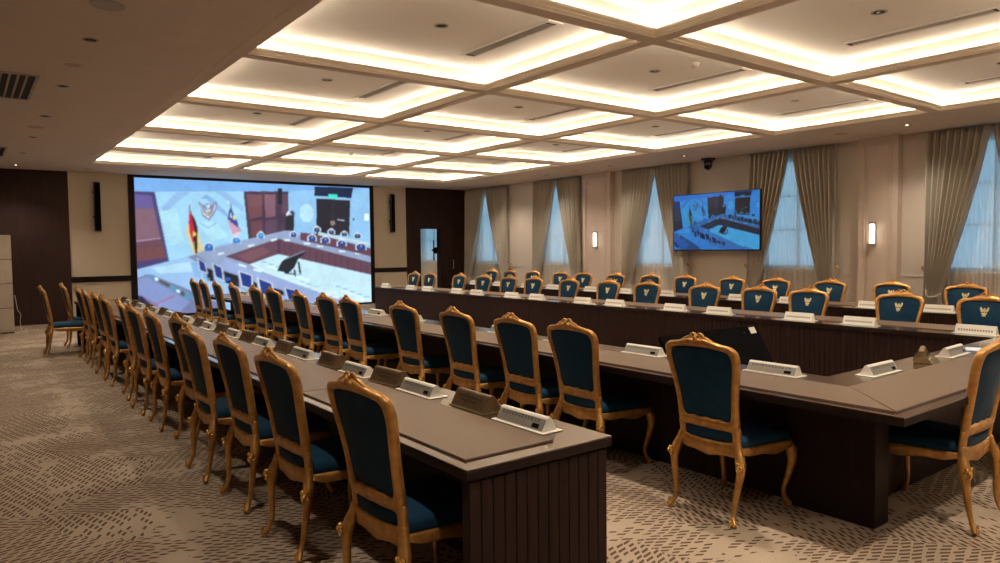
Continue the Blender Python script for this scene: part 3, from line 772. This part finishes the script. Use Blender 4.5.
# ------------------------------------------------------------------ tables
TOP = .76; SL = .045
def slats(q, axis, a, b, z0, z1, at, out, w=.056, g=.0035, m=0):
    """reeded board: vertical battens along an axis, standing proud of a backing"""
    n = max(1, round((b - a) / w)); w = (b - a) / n
    for k in range(n):
        s0, s1 = a + k*w + g/2, a + (k+1)*w - g/2; bz = .002
        prof = [(s0, at), (s0, at + out*.6), (s0 + bz, at + out), (s1 - bz, at + out), (s1, at + out*.6), (s1, at)]
        if axis == 'y': q.prism([(p[1], p[0]) for p in prof], 'z', z0, z1, m)
        else: q.prism(prof, 'z', z0, z1, m)
def mitre(q, pts, z0, z1, m=0): q.prism(pts, 'z', z0, z1, m)
YE = 14.0
def pads(t, x0, x1, ys, miter=None):
    for k in range(len(ys) - 1):
        q = MB(); q.box(x0, ys[k] + .006, TOP + .0005, x1, ys[k+1] - .006, TOP + .008, c=.002); q.build('leather_mat', M['leather'], t)
# outer desk (A)
t = thing('long_desk', 'free-standing long desk at the left with reeded dark end panel facing the camera', 'conference table', (1.48, 2.17, 0))
def rel(ox, oy):
    class RB(MB):
        def build(s, *a, **k):
            s.v = [(x - ox, y - oy, z) for x, y, z in s.v]; return MB.build(s, *a, **k)
    return RB
RB = rel(1.48, 2.17)
q = RB(); q.box(1.48, 2.17, TOP - .007, 2.26, YE, TOP, c=.002); q.build('tabletop', M['lacquer'], t)
q = RB(); q.box(1.481, 2.171, TOP - SL, 2.259, YE - .001, TOP - .007, c=.001); q.build('edge_band', M['walnut'], t)
q = RB(); q.box(1.50, 2.195, .0, 2.245, 2.235, TOP - SL - .012); slats(q, 'x', 1.50, 2.245, .0, TOP - SL - .014, 2.195, -.008); q.box(1.52, 2.20, TOP - SL - .014, 2.24, 2.24, TOP - SL); q.build('end_panel', M['reed'], t)
q = RB(); q.box(1.50, YE - .06, 0, 2.245, YE - .02, TOP - SL); q.build('end_panel', M['reed'], t)
q = RB(); q.box(2.02, 2.24, 0, 2.22, YE - .06, TOP - SL); slats(q, 'y', 2.24, YE - .06, .0, TOP - SL, 2.22, .012); q.build('modesty_panel', M['reed'], t)
ys = [2.26, 3.96, 5.83, 7.72, 9.62, 11.5, 13.92]
for k in range(len(ys) - 1):
    q = RB(); q.box(1.54, ys[k] + .006, TOP + .0002, 2.00, ys[k+1] - .006, TOP + .009, c=.002); q.build('leather_mat', M['leather'], t)
# U-shaped table: left arm (B), near side (D), right arm (C), mitred at the corners
BX0, BX1, DY0, DY1, CX0, CX1 = 3.56, 4.32, 1.50, 2.28, 7.15, 7.93
RB = rel(BX0, DY0)
t = thing('conference_table', 'left arm of the large U-shaped conference table beside the inner row of chairs', 'conference table', (BX0, DY0, 0), 0, 'three sides of the U-shaped table')
q = RB(); mitre(q, [(BX0, DY0), (BX1, DY1), (BX1, YE), (BX0, YE)], TOP - .007, TOP); q.build('tabletop', M['lacquer'], t)
q = RB(); mitre(q, [(BX0, DY0), (BX1, DY1), (BX1, YE), (BX0, YE)], TOP - SL, TOP - .007); q.build('edge_band', M['walnut'], t)
q = RB(); mitre(q, [(BX0 + .07, DY0 + .075), (BX1 - .26, DY1 - .27), (BX1 - .26, 3.96), (BX0 + .07, 3.96)], TOP + .0002, TOP + .009); q.build('leather_mat', M['leather'], t)
for a, b in ((3.972, 5.83), (5.842, 7.72), (7.732, 9.62), (9.632, 11.5), (11.512, YE - .07)):
    q = RB(); q.box(BX0 + .07, a, TOP + .0002, BX1 - .26, b, TOP + .009, c=.002); q.build('leather_mat', M['leather'], t)
q = RB(); q.box(4.06, 2.36, 0, 4.24, YE - .05, TOP - SL); slats(q, 'y', 2.36, YE - .05, 0, TOP - SL, 4.24, .012); q.build('modesty_panel', M['reed'], t)
q = RB(); q.box(3.99, 1.83, 0, 4.16, 2.36, TOP - SL, c=.004); q.build('pedestal', M['walnut'], t)
RB = rel(BX0 + .2, DY0)
t = thing('conference_table', 'near side of the large U-shaped conference table, crossing below the camera at the right', 'conference table', (BX0 + .2, DY0, 0), 0, 'three sides of the U-shaped table')
q = RB(); mitre(q, [(BX0 + .0015, DY0), (CX1, DY0), (CX0, DY1), (BX1 + .0015, DY1)], TOP - .007, TOP); q.build('tabletop', M['lacquer'], t)
q = RB(); mitre(q, [(BX0 + .0015, DY0), (CX1, DY0), (CX0, DY1), (BX1 + .0015, DY1)], TOP - SL, TOP - .007); q.build('edge_band', M['walnut'], t)
q = RB(); mitre(q, [(BX0 + .083, DY0 + .07), (5.77, DY0 + .07), (5.77, DY1 - .26), (BX1 - .247, DY1 - .26)], TOP + .0002, TOP + .009); q.build('leather_mat', M['leather'], t)
q = RB(); mitre(q, [(5.782, DY0 + .07), (CX1 - .083, DY0 + .07), (CX0 + .247, DY1 - .26), (5.782, DY1 - .26)], TOP + .0002, TOP + .009); q.build('leather_mat', M['leather'], t)
q = RB(); q.box(4.26, 2.03, 0, 7.15, 2.20, TOP - SL); slats(q, 'x', 4.26, 7.15, 0, TOP - SL, 2.20, .012); q.build('modesty_panel', M['reed'], t)
RB = rel(CX0, DY1)
t = thing('conference_table', 'right arm of the large U-shaped conference table with a long reeded front', 'conference table', (CX0, DY1, 0), 0, 'three sides of the U-shaped table')
q = RB(); mitre(q, [(CX1, DY0 + .0015), (CX1, YE), (CX0, YE), (CX0, DY1 + .0015)], TOP - .007, TOP); q.build('tabletop', M['lacquer'], t)
q = RB(); mitre(q, [(CX1, DY0 + .0015), (CX1, YE), (CX0, YE), (CX0, DY1 + .0015)], TOP - SL, TOP - .007); q.build('edge_band', M['walnut'], t)
q = RB(); q.box(CX0 + .02, 2.36, 0, CX0 + .20, YE - .02, TOP - SL); slats(q, 'y', 2.36, YE - .02, 0, TOP - SL, CX0 + .02, -.012); q.build('modesty_panel', M['reed'], t)
q = RB(); q.box(CX0 + .2, YE - .06, 0, CX1 - .04, YE - .02, TOP - SL); q.build('end_panel', M['reed'], t)
for a, b in ((2.6, 3.95), (3.962, 5.83), (5.842, 7.72), (7.732, 9.62), (9.632, 11.5), (11.512, YE - .07)):
    q = RB(); q.box(CX0 + .26, a, TOP + .0002, CX1 - .07, b, TOP + .009, c=.002); q.build('leather_mat', M['leather'], t)
# back row desk (E)
EX0, EX1 = 9.20, 9.98; RB = rel(EX0, .8)
t = thing('long_desk', 'back row long desk parallel to the curtained window wall', 'conference table', (EX0, .8, 0))
q = RB(); q.box(EX0, .8, TOP - .007, EX1, YE, TOP, c=.002); q.build('tabletop', M['lacquer'], t)
q = RB(); q.box(EX0 + .001, .801, TOP - SL, EX1 - .001, YE - .001, TOP - .007, c=.001); q.build('edge_band', M['walnut'], t)
q = RB(); q.box(EX0 + .02, .82, 0, EX0 + .20, YE - .02, TOP - SL); slats(q, 'y', .82, YE - .02, 0, TOP - SL, EX0 + .02, -.012, w=.08); q.build('modesty_panel', M['reed'], t)
for y in (.82, YE - .06):
    q = RB(); q.box(EX0 + .2, y, 0, EX1 - .02, y + .04, TOP - SL); q.build('end_panel', M['reed'], t)
for k in range(7):
    q = RB(); q.box(EX0 + .26, .9 + k*1.86, TOP + .0002, EX1 - .07, .9 + (k+1)*1.86 - .012, TOP + .009, c=.002); q.build('leather_mat', M['leather'], t)

# tilted monitor standing on the floor inside the U
t = thing('floor_monitor', 'large black monitor tilted back on a low stand inside the U-shaped table', 'monitor', (5.86, 4.2, 0))
tb = Vector((0, -.30, .09)); tt = Vector((0, .08, .755)); dv = (tt - tb); nrm = Vector((0, -dv.z, dv.y)).normalized()
def slab(w, lo, hi, o0, o1, mname, nm):
    q = MB(); vs = []
    for o in (o0, o1):
        for x, s_ in ((-w, lo), (w, lo), (w, hi), (-w, hi)): vs.append(tb + dv*s_ + nrm*o + Vector((x, 0, 0)))
    q.add(vs, [(0,1,2,3),(4,7,6,5),(0,4,5,1),(1,5,6,2),(2,6,7,3),(3,7,4,0)]); return q.build(nm, M[mname], t)
slab(.76, 0, 1, -.035, 0, 'screen_off', 'housing')
slab(.74, .025, .975, .0, .002, 'screen_off', 'screen')
s_ = slab(.05, .88, .97, .003, .004, 'white_plastic', 'sticker'); s_.location = (.66, 0, 0)
for sx in (-.5, .5):
    q = MB(); q.tube([(sx, .05, .70), (sx, .42, .02)], .018, 8); q.tube([(sx, -.32, .03), (sx, .42, .02)], .018, 8); q.tube([(sx, -.27, .12), (sx, -.30, .03)], .018, 8); q.build('leg', M['black'], t)

# ------------------------------------------------------------------ chairs
def lean(x, z):
    """depth of the back at (x, z): raked and slightly wrapped"""
    return -.205 - .125 * (max(0, z - .40) / .69) ** 1.5 + .25 * x * x
def sym(h):                                            # half outline (bottom centre .. top centre) -> closed loop
    return h + [(-x, z) for x, z in reversed(h[1:-1])]
def resample(P, n):
    L = [0]
    Q = P + [P[0]]
    for i in range(len(P)): L.append(L[-1] + math.dist(Q[i], Q[i+1]))
    out = []; k = 0
    for j in range(n):
        s = L[-1] * j / n
        while L[k+1] < s: k += 1
        f = (s - L[k]) / max(1e-9, L[k+1] - L[k]); out.append(tuple(Q[k][d] + (Q[k+1][d] - Q[k][d]) * f for d in range(2)))
    return out
def angular(P, n, c):
    """sample closed outline by angle around c so inner and outer loops match"""
    out = []
    for j in range(n):
        a = -PI/2 + 2*PI*j/n; d = (math.cos(a), math.sin(a)*1.0); best = None
        for i in range(len(P)):
            p, q = P[i], P[(i+1) % len(P)]; ex, ey = q[0]-p[0], q[1]-p[1]; wx, wy = p[0]-c[0], p[1]-c[1]
            det = d[0]*(-ey) + d[1]*ex
            if abs(det) < 1e-12: continue
            t = (wx*(-ey) + wy*ex) / det; u = (d[0]*wy - d[1]*wx) / det
            if t > 0 and -1e-9 <= u <= 1+1e-9 and (best is None or t > best): best = t
        out.append((c[0] + d[0]*best, c[1] + d[1]*best))
    return out
def ring(q, inner, outer, th, c, n=88, m=0, asp=1.0):
    si = lambda P: [(p[0], (p[1]-c[1])*asp + c[1]) for p in P]
    un = lambda P: [(p[0], (p[1]-c[1])/asp + c[1]) for p in P]
    I = un(angular(si(inner), n, c)); O = un(angular(si(outer), n, c)); R_ = []
    for k in range(n + 1):
        i, o = I[k % n], O[k % n]; row = []
        for a in range(10):
            t = 2*PI*a/10; u = .5 + .5*math.copysign(abs(math.cos(t))**.7, math.cos(t)); w = math.copysign(abs(math.sin(t))**.8, math.sin(t)) * th/2
            x = i[0] + (o[0]-i[0])*u; z = i[1] + (o[1]-i[1])*u; row.append((x, lean(x, z) + w, z))
        R_.append(row)
    q.loft(R_, closed=True, cap=False, m=m)
    return I
def pad(q, I, c, bf, bb, m=0, nr=5):
    n = len(I)
    for side, b in ((1, bf), (-1, bb)):
        R_ = []
        for r in range(nr + 1):
            s = 1 - r / nr * .96; d = (1 - s**2.2)
            R_.append([((c[0] + (p[0]-c[0])*s), lean(c[0] + (p[0]-c[0])*s, c[1] + (p[1]-c[1])*s) + side*(.006 + b*d), c[1] + (p[1]-c[1])*s) for p in I + [I[0]]])
        q.loft(R_, closed=False, cap=False, m=m)
        q.add(R_[-1][:-1], [tuple(range(n))], m)
UPI = crom([(0,.592),(.05,.584),(.09,.590),(.13,.582),(.156,.590),(.168,.625),(.175,.70),(.188,.80),(.204,.89),(.208,.948),(.191,.987),(.14,1.001),(.07,1.007),(0,1.009)], 4)
UPO = crom([(0,.522),(.035,.538),(.07,.518),(.105,.540),(.14,.518),(.175,.535),(.205,.545),(.207,.62),(.211,.70),(.225,.80),(.243,.89),(.251,.948),(.242,1.000),(.207,1.028),(.155,1.036),(.105,1.048),(.055,1.064),(0,1.070)], 4)
LOI = crom([(0,.522),(.08,.520),(.15,.522),(.162,.510),(.162,.476),(.150,.462),(.08,.456),(0,.454)][::-1], 3)
LOO = crom([(0,.552),(.08,.552),(.15,.556),(.211,.558),(.209,.50),(.210,.44),(.209,.400),(.15,.392),(.11,.410),(.06,.388),(0,.378)][::-1], 3)
SEAT = crom([(0,-.215),(.12,-.213),(.185,-.20),(.205,-.15),(.228,-.03),(.248,.10),(.262,.20),(.245,.262),(.18,.280),(.09,.292),(0,.300)], 4)
def seat_loop(s, z, dz=None):
    P = SEAT + [(-x, y) for x, y in reversed(SEAT[1:-1])]; c = (0, .04)
    return [(c[0] + (x-c[0])*s, c[1] + (y-c[1])*s, z if dz is None else z + dz(i, len(P))) for i, (x, y) in enumerate(P)]
def make_chair(label, group):
    t = thing('gilt_armchair', label, 'chair', (0,0,0), 0, group); t.name = 'dining_chair'
    # back frame
    q = MB(); I1 = ring(q, sym(UPI), sym(UPO), .046, (0, .79), 96)
    I2 = ring(q, sym(LOI), sym(LOO), .036, (0, .488), 72, asp=2.6)
    bf = q.build('back_frame', M['gold'], t)
    # carved crest on the top rail
    q = MB(); y = lean(0, 1.07)
    q.ball((0, y + .004, 1.076), (.016, .020, .012), 10, 8)
    for s in (-1, 1):
        q.tube(crom([(s*.008, y, 1.084), (s*.024, y, 1.089), (s*.042, y, 1.079), (s*.038, y, 1.066), (s*.026, y, 1.064)], 4), [.0075]*16 + [.005], 7)
        q.tube(crom([(s*.050, y, 1.068), (s*.080, y + .002, 1.058), (s*.115, y + .005, 1.040)], 4), [.009, .009, .009, .008, .008, .008, .007, .006, .005], 7)
        q.ball((s*.025, y + .018, 1.050), (.016, .010, .012), 8, 6); q.ball((s*.025, y - .018, 1.050), (.016, .010, .012), 8, 6)
    q.ball((0, y - .02, 1.062), (.012, .010, .018), 8, 6); q.ball((0, y + .02, 1.062), (.012, .010, .018), 8, 6)
    q.build('crest', M['gold'], bf)
    q = MB(); pad(q, I1, (0, .79), .020, .012); bp = q.build('backrest', M['velvet'], t)
    # embroidered bird emblem on the front of the backrest
    q = MB(); cz = .915
    def em(P):
        f = [(x, lean(x, cz + z) + .030, cz + z) for x, z in P]; b = [(x, y - .0125, z) for x, y, z in f]
        q.loft([b, f], smooth=False)
    for s in (-1, 1):
        em([(s*.006, -.006), (s*.014, .012), (s*.030, .040), (s*.040, .030), (s*.036, .006), (s*.024, -.012)])
        em([(s*.004, -.030), (s*.018, -.014), (s*.026, -.024), (s*.012, -.040)])
    em([(-.007, -.010), (.007, -.010), (.009, .012), (.003, .030), (-.004, .030), (-.008, .012)])
    em([(-.010, -.042), (.010, -.042), (.006, -.014), (-.006, -.014)])
    em([(-.014, -.052), (.014, -.052), (.018, -.044), (-.018, -.044)])
    q.build('emblem', M['emblem'], bp)
    q = MB(); pad(q, I2, (0, .488), .010, .008, nr=3); q.build('lower_backrest', M['velvet'], t)
    # seat cushion
    q = MB(); R_ = []
    for s, z in ((.95, .425), (.985, .432), (1.0, .448), (.985, .468), (.93, .485), (.80, .497), (.55, .504), (.25, .507), (.02, .508)): R_.append(seat_loop(s * .985, z))
    q.loft(R_); q.build('seat', M['velvet'], t)
    # seat rail with scalloped lower edge
    q = MB(); sc = lambda i, n: -.012*math.cos(2*PI*i/n*4) - .006*math.cos(2*PI*i/n*12)
    q.loft([seat_loop(.90, .384, sc), seat_loop(1.0, .378, sc), seat_loop(1.03, .386, sc), seat_loop(1.015, .402), seat_loop(1.03, .420), seat_loop(1.0, .430), seat_loop(.90, .430)], cap=False)
    q.add(seat_loop(.92, .428), [tuple(range(len(seat_loop(.92, .428))))])
    q.build('seat_rail', M['gold'], t)
    for s in (-1, 1):
        q = MB(); q.tube(crom([(s*.196,-.205,.47),(s*.202,-.210,.43),(s*.222,-.222,.37),(s*.232,-.232,.31),(s*.218,-.240,.21),(s*.203,-.246,.12),(s*.205,-.262,.06),(s*.222,-.282,.022),(s*.228,-.290,.010)], 4),
            [.015,.018,.020,.021,.022,.024,.026,.028,.029,.030,.029,.027,.025,.023,.021,.020,.019,.018,.017,.016,.0152,.0146,.0142,.014,.014,.0145,.015,.017,.018,.019,.020,.019,.012][:33], 10)
        rl = q.build('leg', M['gold'], t)
        q = MB()
        for dx, dz in ((0, 0), (.012, .016), (-.012, .016), (0, -.022), (.010, -.012), (-.010, -.012)): q.ball((s*.234 + dx*.6, -.262, .345 + dz), (.009, .008, .014), 7, 5)
        for dx, dz in ((-.012, 0), (0, .012), (.008, -.01)): q.ball((s*.254, -.248 + dx, .345 + dz), (.010, .012, .014), 7, 5)
        q.build('knee_carving', M['gold_hi'], rl)
        q = MB()
        for dx, dz in ((0, 0), (.010, -.008), (-.010, -.008), (0, .018)): q.ball((s*.222 + dx, -.296, .034 + dz), (.008, .007, .013), 7, 5)
        q.build('foot_carving', M['gold_hi'], rl)
        q = MB(); q.tube(crom([(s*.225,.235,.425),(s*.244,.262,.37),(s*.250,.274,.30),(s*.232,.262,.20),(s*.212,.246,.11),(s*.216,.258,.05),(s*.228,.274,.02),(s*.232,.280,.010)], 4),
            [.025,.028,.030,.031,.032,.033,.032,.030,.028,.026,.023,.021,.019,.018,.016,.015,.0145,.014,.014,.016,.017,.018,.019,.020,.021,.021,.021,.019,.013][:29], 10)
        fl = q.build('leg', M['gold'], t)
        q = MB()
        for dx, dz in ((0, 0), (.012, .016), (-.012, .016), (0, -.022)): q.ball((s*.25 + dx, .308, .345 + dz), (.009, .008, .014), 7, 5)
        q.build('knee_carving', M['gold_hi'], fl)
    return t
rj = random.Random(11)
AC = [(1.19,2.70,4),(1.19,3.68,3),(1.20,4.53,2),(1.16,5.27,1),(1.30,6.22,4),(1.24,7.0,0),(1.22,7.75,2),(1.26,8.6,-3),(1.24,9.65,1),(1.24,10.35,2),(1.25,11.35,-1),(1.25,12.1,2)]
GA, GB, GC, GE = 'gilt chairs along the free-standing left desk', 'gilt chairs along the left arm of the U-shaped table', 'gilt chairs along the right arm of the U-shaped table', 'gilt chairs of the back row by the window wall'
def nth(k, end='from the near end'): return ('nearest the camera' if end.endswith('near end') else 'nearest the right edge') if k == 0 else '%s %s' % (ORD[k], end)
chair = None
def put(x, y, rz, label, group):
    global chair
    if chair is None:
        chair = make_chair(label, group); chair.location = (x, y, 0); chair.rotation_euler = (0, 0, rz); chair.scale = (1, 1, 1)
    else: dup(chair, (x, y, 0), rz, label, group)
for k, (x, y, a) in enumerate(AC):
    put(x + .385, y, -PI/2 + math.radians(a), 'gilt teal chair at the separate left desk, ' + nth(k), GA)
put(1.25, 13.0, -PI/2, 'gilt chair seen side-on, pulled back past the end of the left row', GA)
put(1.61, 13.85, -PI/2, 'gilt chair pushed near the far end of the left desk, last of its row', GA)
BY = [2.55, 3.66, 4.30, 5.10, 6.05, 7.22, 7.86, 8.70, 9.72, 10.42, 11.42, 12.38, 13.2, 13.82]
for k, y in enumerate(BY):
    put(3.68 + rj.uniform(-.012, .012), y, -PI/2 + math.radians(rj.uniform(-2.5, 2.5)), "gilt teal chair at the U table's left arm, " + nth(k), GB)
put(4.55, 1.735, 0, 'gilt chair at the near side of the U table, cut by the photo edge', 'gilt chair at the near side of the U-shaped table')
for k, y in enumerate([2.64, 3.45, 4.48, 5.15, 5.97, 6.99, 7.78, 8.68, 9.61, 10.33, 11.12, 11.94, 13.12, 13.80]):
    put(7.75 + rj.uniform(-.012, .012), y, PI/2 + math.radians(rj.uniform(-2.5, 2.5)), "gilt chair facing the camera at the U table's right arm, " + nth(k, 'from the right'), GC)
for k, y in enumerate([3.55, 4.47, 5.33, 6.20, 6.99, 7.95, 8.75, 9.61, 10.50, 11.2, 12.13, 12.97, 13.70]):
    put(9.85 + rj.uniform(-.012, .012), y, PI/2 + math.radians(rj.uniform(-2.5, 2.5)), 'gilt chair of the back row before the curtains, ' + nth(k, 'from the right'), GE)

# ------------------------------------------------------------------ name units on the tables
def unit_proto(label, group):
    """ivory wedge-shaped desk unit on a flat base, face towards -y, length along x"""
    t = thing('desk_unit', label, 'desk unit', (0,0,0), 0, group)
    q = MB(); q.box(-.215, -.065, 0, .215, .065, .006, c=.002); q.build('base', M['white_plastic'], t)
    q = MB(); q.prism([(-.048, .006), (.048, .006), (.012, .072), (.005, .077), (-.005, .077), (-.012, .072)], 'x', -.190, .190); b = q.build('body', M['white_plastic'], t)
    f = lambda u, v, o: (u, -.0475 + .0335*v/.074*1.04 - o*.9, .0075 + v*.86 + o*.4)
    q = MB(); q.add([f(-.186, .004, .0006), f(.186, .004, .0006), f(.186, .066, .0006), f(-.186, .066, .0006), f(-.186, .004, .003), f(.186, .004, .003), f(.186, .066, .003), f(-.186, .066, .003)], [(0,3,2,1),(4,5,6,7),(0,1,5,4),(1,2,6,5),(2,3,7,6),(3,0,4,7)])
    q.build('face', M['face_shade_and_print'], t)  # darker than the ivory body: its shade is in the colour
    q = MB()
    for k in range(12):
        x = -.155 + k*.0262
        for (a, b_, c, d) in ((0, .044, .004, .062), (.010, .044, .014, .062)) if k % 3 else ((0, .044, .014, .049), (0, .057, .014, .062), (0, .044, .004, .062)):
            q.add([f(x + a, b_, .0036), f(x + c, b_, .0036), f(x + c, d, .0036), f(x + a, d, .0036)], [(0,1,2,3)])
    q.build('lettering', M['slot'], t)
    q = MB(); q.add([f(.105, .012, .0034), f(.155, .012, .0034), f(.155, .034, .0034), f(.105, .034, .0034), f(.105, .012, .006), f(.155, .012, .006), f(.155, .034, .006), f(.105, .034, .006)], [(0,3,2,1),(4,5,6,7),(0,1,5,4),(1,2,6,5),(2,3,7,6),(3,0,4,7)])
    q.build('display', M['black_gloss'], t)
    return t
def plaque_proto(label, group):
    t = thing('name_plaque', label, 'nameplate', (0,0,0), 0, group)
    q = MB(); q.box(-.162, -.06, 0, .162, .055, .005, c=.0015); q.build('base', M['acrylic'], t)
    q = MB(); q.prism([(-.050, .005), (.052, .005), (.058, .028), (.022, .084), (-.002, .086), (-.010, .080)], 'x', -.155, .155); q.build('body', M['brown_plate'], t)
    f = lambda u, v: (u, -.0505 + .040*v/.075 - .0012, .0055 + v)
    q = MB()
    for r, (z0, x0, n) in enumerate(((.048, -.11, 16), (.030, -.08, 11))):
        for k in range(n):
            x = x0 + k*.0138
            q.add([f(x, z0), f(x + .008, z0), f(x + .008, z0 + .011), f(x, z0 + .011)], [(0,1,2,3)])
    q.build('lettering', M['brown_text'], t)
    return t
def card_proto(label, group):
    t = thing('name_card', label, 'nameplate', (0,0,0), 0, group)
    q = MB(); q.prism([(-.036, .004), (.036, .004), (.004, .082), (-.004, .082)], 'x', -.165, .165); q.build('body', M['white_plastic'], t)
    q = MB(); q.box(-.19, -.055, 0, .19, .055, .004, c=.0015); q.build('base', M['white_plastic'], t)
    q = MB()
    for k in range(13):
        x = -.14 + k*.022; q.add([(x, -.0278, .026), (x + .014, -.0278, .026), (x + .014, -.0205, .044), (x, -.0205, .044)], [(0,1,2,3)])
    q.build('lettering', M['face_shade_and_print'], t)
    return t
pr = {}
def put2(kind, fn, x, y, rz, label, group, z=TOP):
    if kind not in pr:
        o = fn(label, group); o.location = (x, y, z); o.rotation_euler = (0,0,rz); pr[kind] = o
        if kind == 'u': o.scale = (.9, .95, .88)
    else: dup(pr[kind], (x, y, z), rz, label, group)
R90 = -PI/2        # face (-y) turned to -x
UA = [2.56, 3.52, 4.34, 5.30, 6.20, 7.05, 7.95, 8.85, 9.75, 10.65, 11.6, 12.6]
for k, y in enumerate(UA):
    put2('u', unit_proto, 2.085, y, R90, 'ivory desk unit with small display on the separate left desk, ' + nth(k), 'ivory desk units on the left desk', TOP + .001)
for k, y in enumerate([3.00, 3.93, 4.80, 5.72, 6.62, 7.48, 8.38, 9.3, 10.2, 11.1, 12.1, 13.1]):
    put2('p', plaque_proto, 2.10, y, R90 + math.radians(rj.uniform(-5, 5)), 'brown wedge nameplate on the separate left desk, ' + nth(k), 'brown nameplates on the left desk', TOP + .001)
for k, y in enumerate([2.56, 3.66, 4.6, 5.45, 6.3, 7.2, 8.1, 9.0, 9.9, 10.8, 11.7, 12.6, 13.4]):
    put2('u', unit_proto, 4.17, y, R90, "ivory desk unit on the U table's left arm, " + nth(k), 'ivory desk units on the left arm', TOP + .001)
for k, (x, r) in enumerate(((4.68, 0), (5.84, 3))):
    put2('u', unit_proto, x, 2.13, math.radians(r), 'shaded-face desk unit on the near side of the U table, ' + ('left one' if k == 0 else 'right one'), 'desk units on the near side', TOP + .001)
put2('p', plaque_proto, 5.41, 2.16, math.radians(20), 'amber see-through wedge nameplate turned askew beside the right shaded-face unit', 'amber nameplate', TOP + .001)
am = [o for o in bpy.data.objects if o.get('group') == 'amber nameplate'][0]
for ch in am.children:
    if ch.name.startswith('body'): ch.data = ch.data.copy(); ch.data.materials.clear(); ch.data.materials.append(M['acrylic'])
t = tag(MB().box(-.10, -.07, 0, .10, .07, .004, c=.001).build('paper_card', M['paper'], None, (6.25, 2.12, TOP + .001), .3), 'pale blue card lying on the table next to the right shaded-face unit', 'card')
for k, y in enumerate([2.48, 3.53, 4.19, 5.23, 5.90, 6.96, 7.61, 8.67, 9.32, 10.34, 10.98, 12.02, 12.69, 13.77]):
    put2('c', card_proto, 7.32, y, PI/2 + math.radians(rj.uniform(-2, 2)) + PI, "ivory name card on the U table's right arm, " + nth(k, 'from the right'), 'ivory name cards on the right arm', TOP + .001)
for k, y in enumerate([3.58, 4.37, 5.5, 6.35, 7.77, 8.7, 9.52, 10.60, 11.4, 12.4, 13.3]):
    put2('c', card_proto, 9.375, y, PI/2 + math.radians(rj.uniform(-2, 2)) + PI, 'ivory name card on the back row desk, ' + nth(k, 'from the right'), 'ivory name cards on the back row desk', TOP + .001)

# ------------------------------------------------------------------ light
w = bpy.data.worlds.new('dusk'); bpy.context.scene.world = w; w.use_nodes = True
w.node_tree.nodes['Background'].inputs[0].default_value = (.30, .58, .78, 1); w.node_tree.nodes['Background'].inputs[1].default_value = 1.5
for k, (x, y) in enumerate(SPOTS):
    l = bpy.data.lights.new('downlight_and_fill_beam', 'SPOT'); l.energy = 240; l.color = (1., .86, .70); l.spot_size = math.radians(105); l.spot_blend = .8; l.shadow_soft_size = .04
    o = bpy.data.objects.new('downlight_and_fill_beam', l); C.objects.link(o); o.location = (x, y, ZU - .02)
for y in (-1.5, 1., 3.5, 7.02, 9.13, 11.26, 13.39, 15.62, 17.81):
    l = bpy.data.lights.new('downlight_and_fill_beam', 'SPOT'); l.energy = 120; l.color = (1., .86, .70); l.spot_size = math.radians(110); l.spot_blend = .8; l.shadow_soft_size = .04
    o = bpy.data.objects.new('downlight_and_fill_beam', l); C.objects.link(o); o.location = (.94, y, ZC - .02)
l = bpy.data.lights.new('downlight_and_fill_beam', 'SPOT'); l.energy = 220; l.color = (1., .86, .68); l.spot_size = math.radians(120); l.spot_blend = .8; l.shadow_soft_size = .05  # added fill lamp, brightens the dark room behind the doorway; no fixture modelled
o = bpy.data.objects.new('downlight_and_fill_beam', l); C.objects.link(o); o.location = (11., 20.6, 2.98)
for y in (1.2, 4.97, 9.28, 11.38, 13.65, 15.84):
    l = bpy.data.lights.new('downlight_and_fill_beam', 'SPOT'); l.energy = 130; l.color = (1., .87, .72); l.spot_size = math.radians(125); l.spot_blend = 1.; l.shadow_soft_size = .04
    o = bpy.data.objects.new('downlight_and_fill_beam', l); C.objects.link(o); o.location = (11.8, y, ZC - .02)
# ------------------------------------------------------------------ camera
sc = bpy.context.scene
cam = bpy.data.cameras.new('camera'); co = bpy.data.objects.new('camera', cam); C.objects.link(co); sc.camera = co
Rt = Vector((0.7962822506414552, -0.604818405832452, -0.01136984079353071)); Up = Vector((0.03839085230829524, 0.031768607423576484, 0.9987576773379062)); Fw = Vector((0.6037058222117967, 0.7957295090347335, -0.04851627231064255))
mw = Matrix((Rt, Up, -Fw)).transposed().to_4x4(); mw.translation = (0, 0, 1.6); co.matrix_world = mw
cam.sensor_width = 36; cam.lens = 706.23 / 1000 * 36; cam.clip_start = .05; cam.clip_end = 100
sc.view_settings.view_transform = 'Standard'; sc.view_settings.look = 'None'; sc.view_settings.exposure = 0; sc.view_settings.gamma = 1; sc.view_settings.use_curve_mapping = False
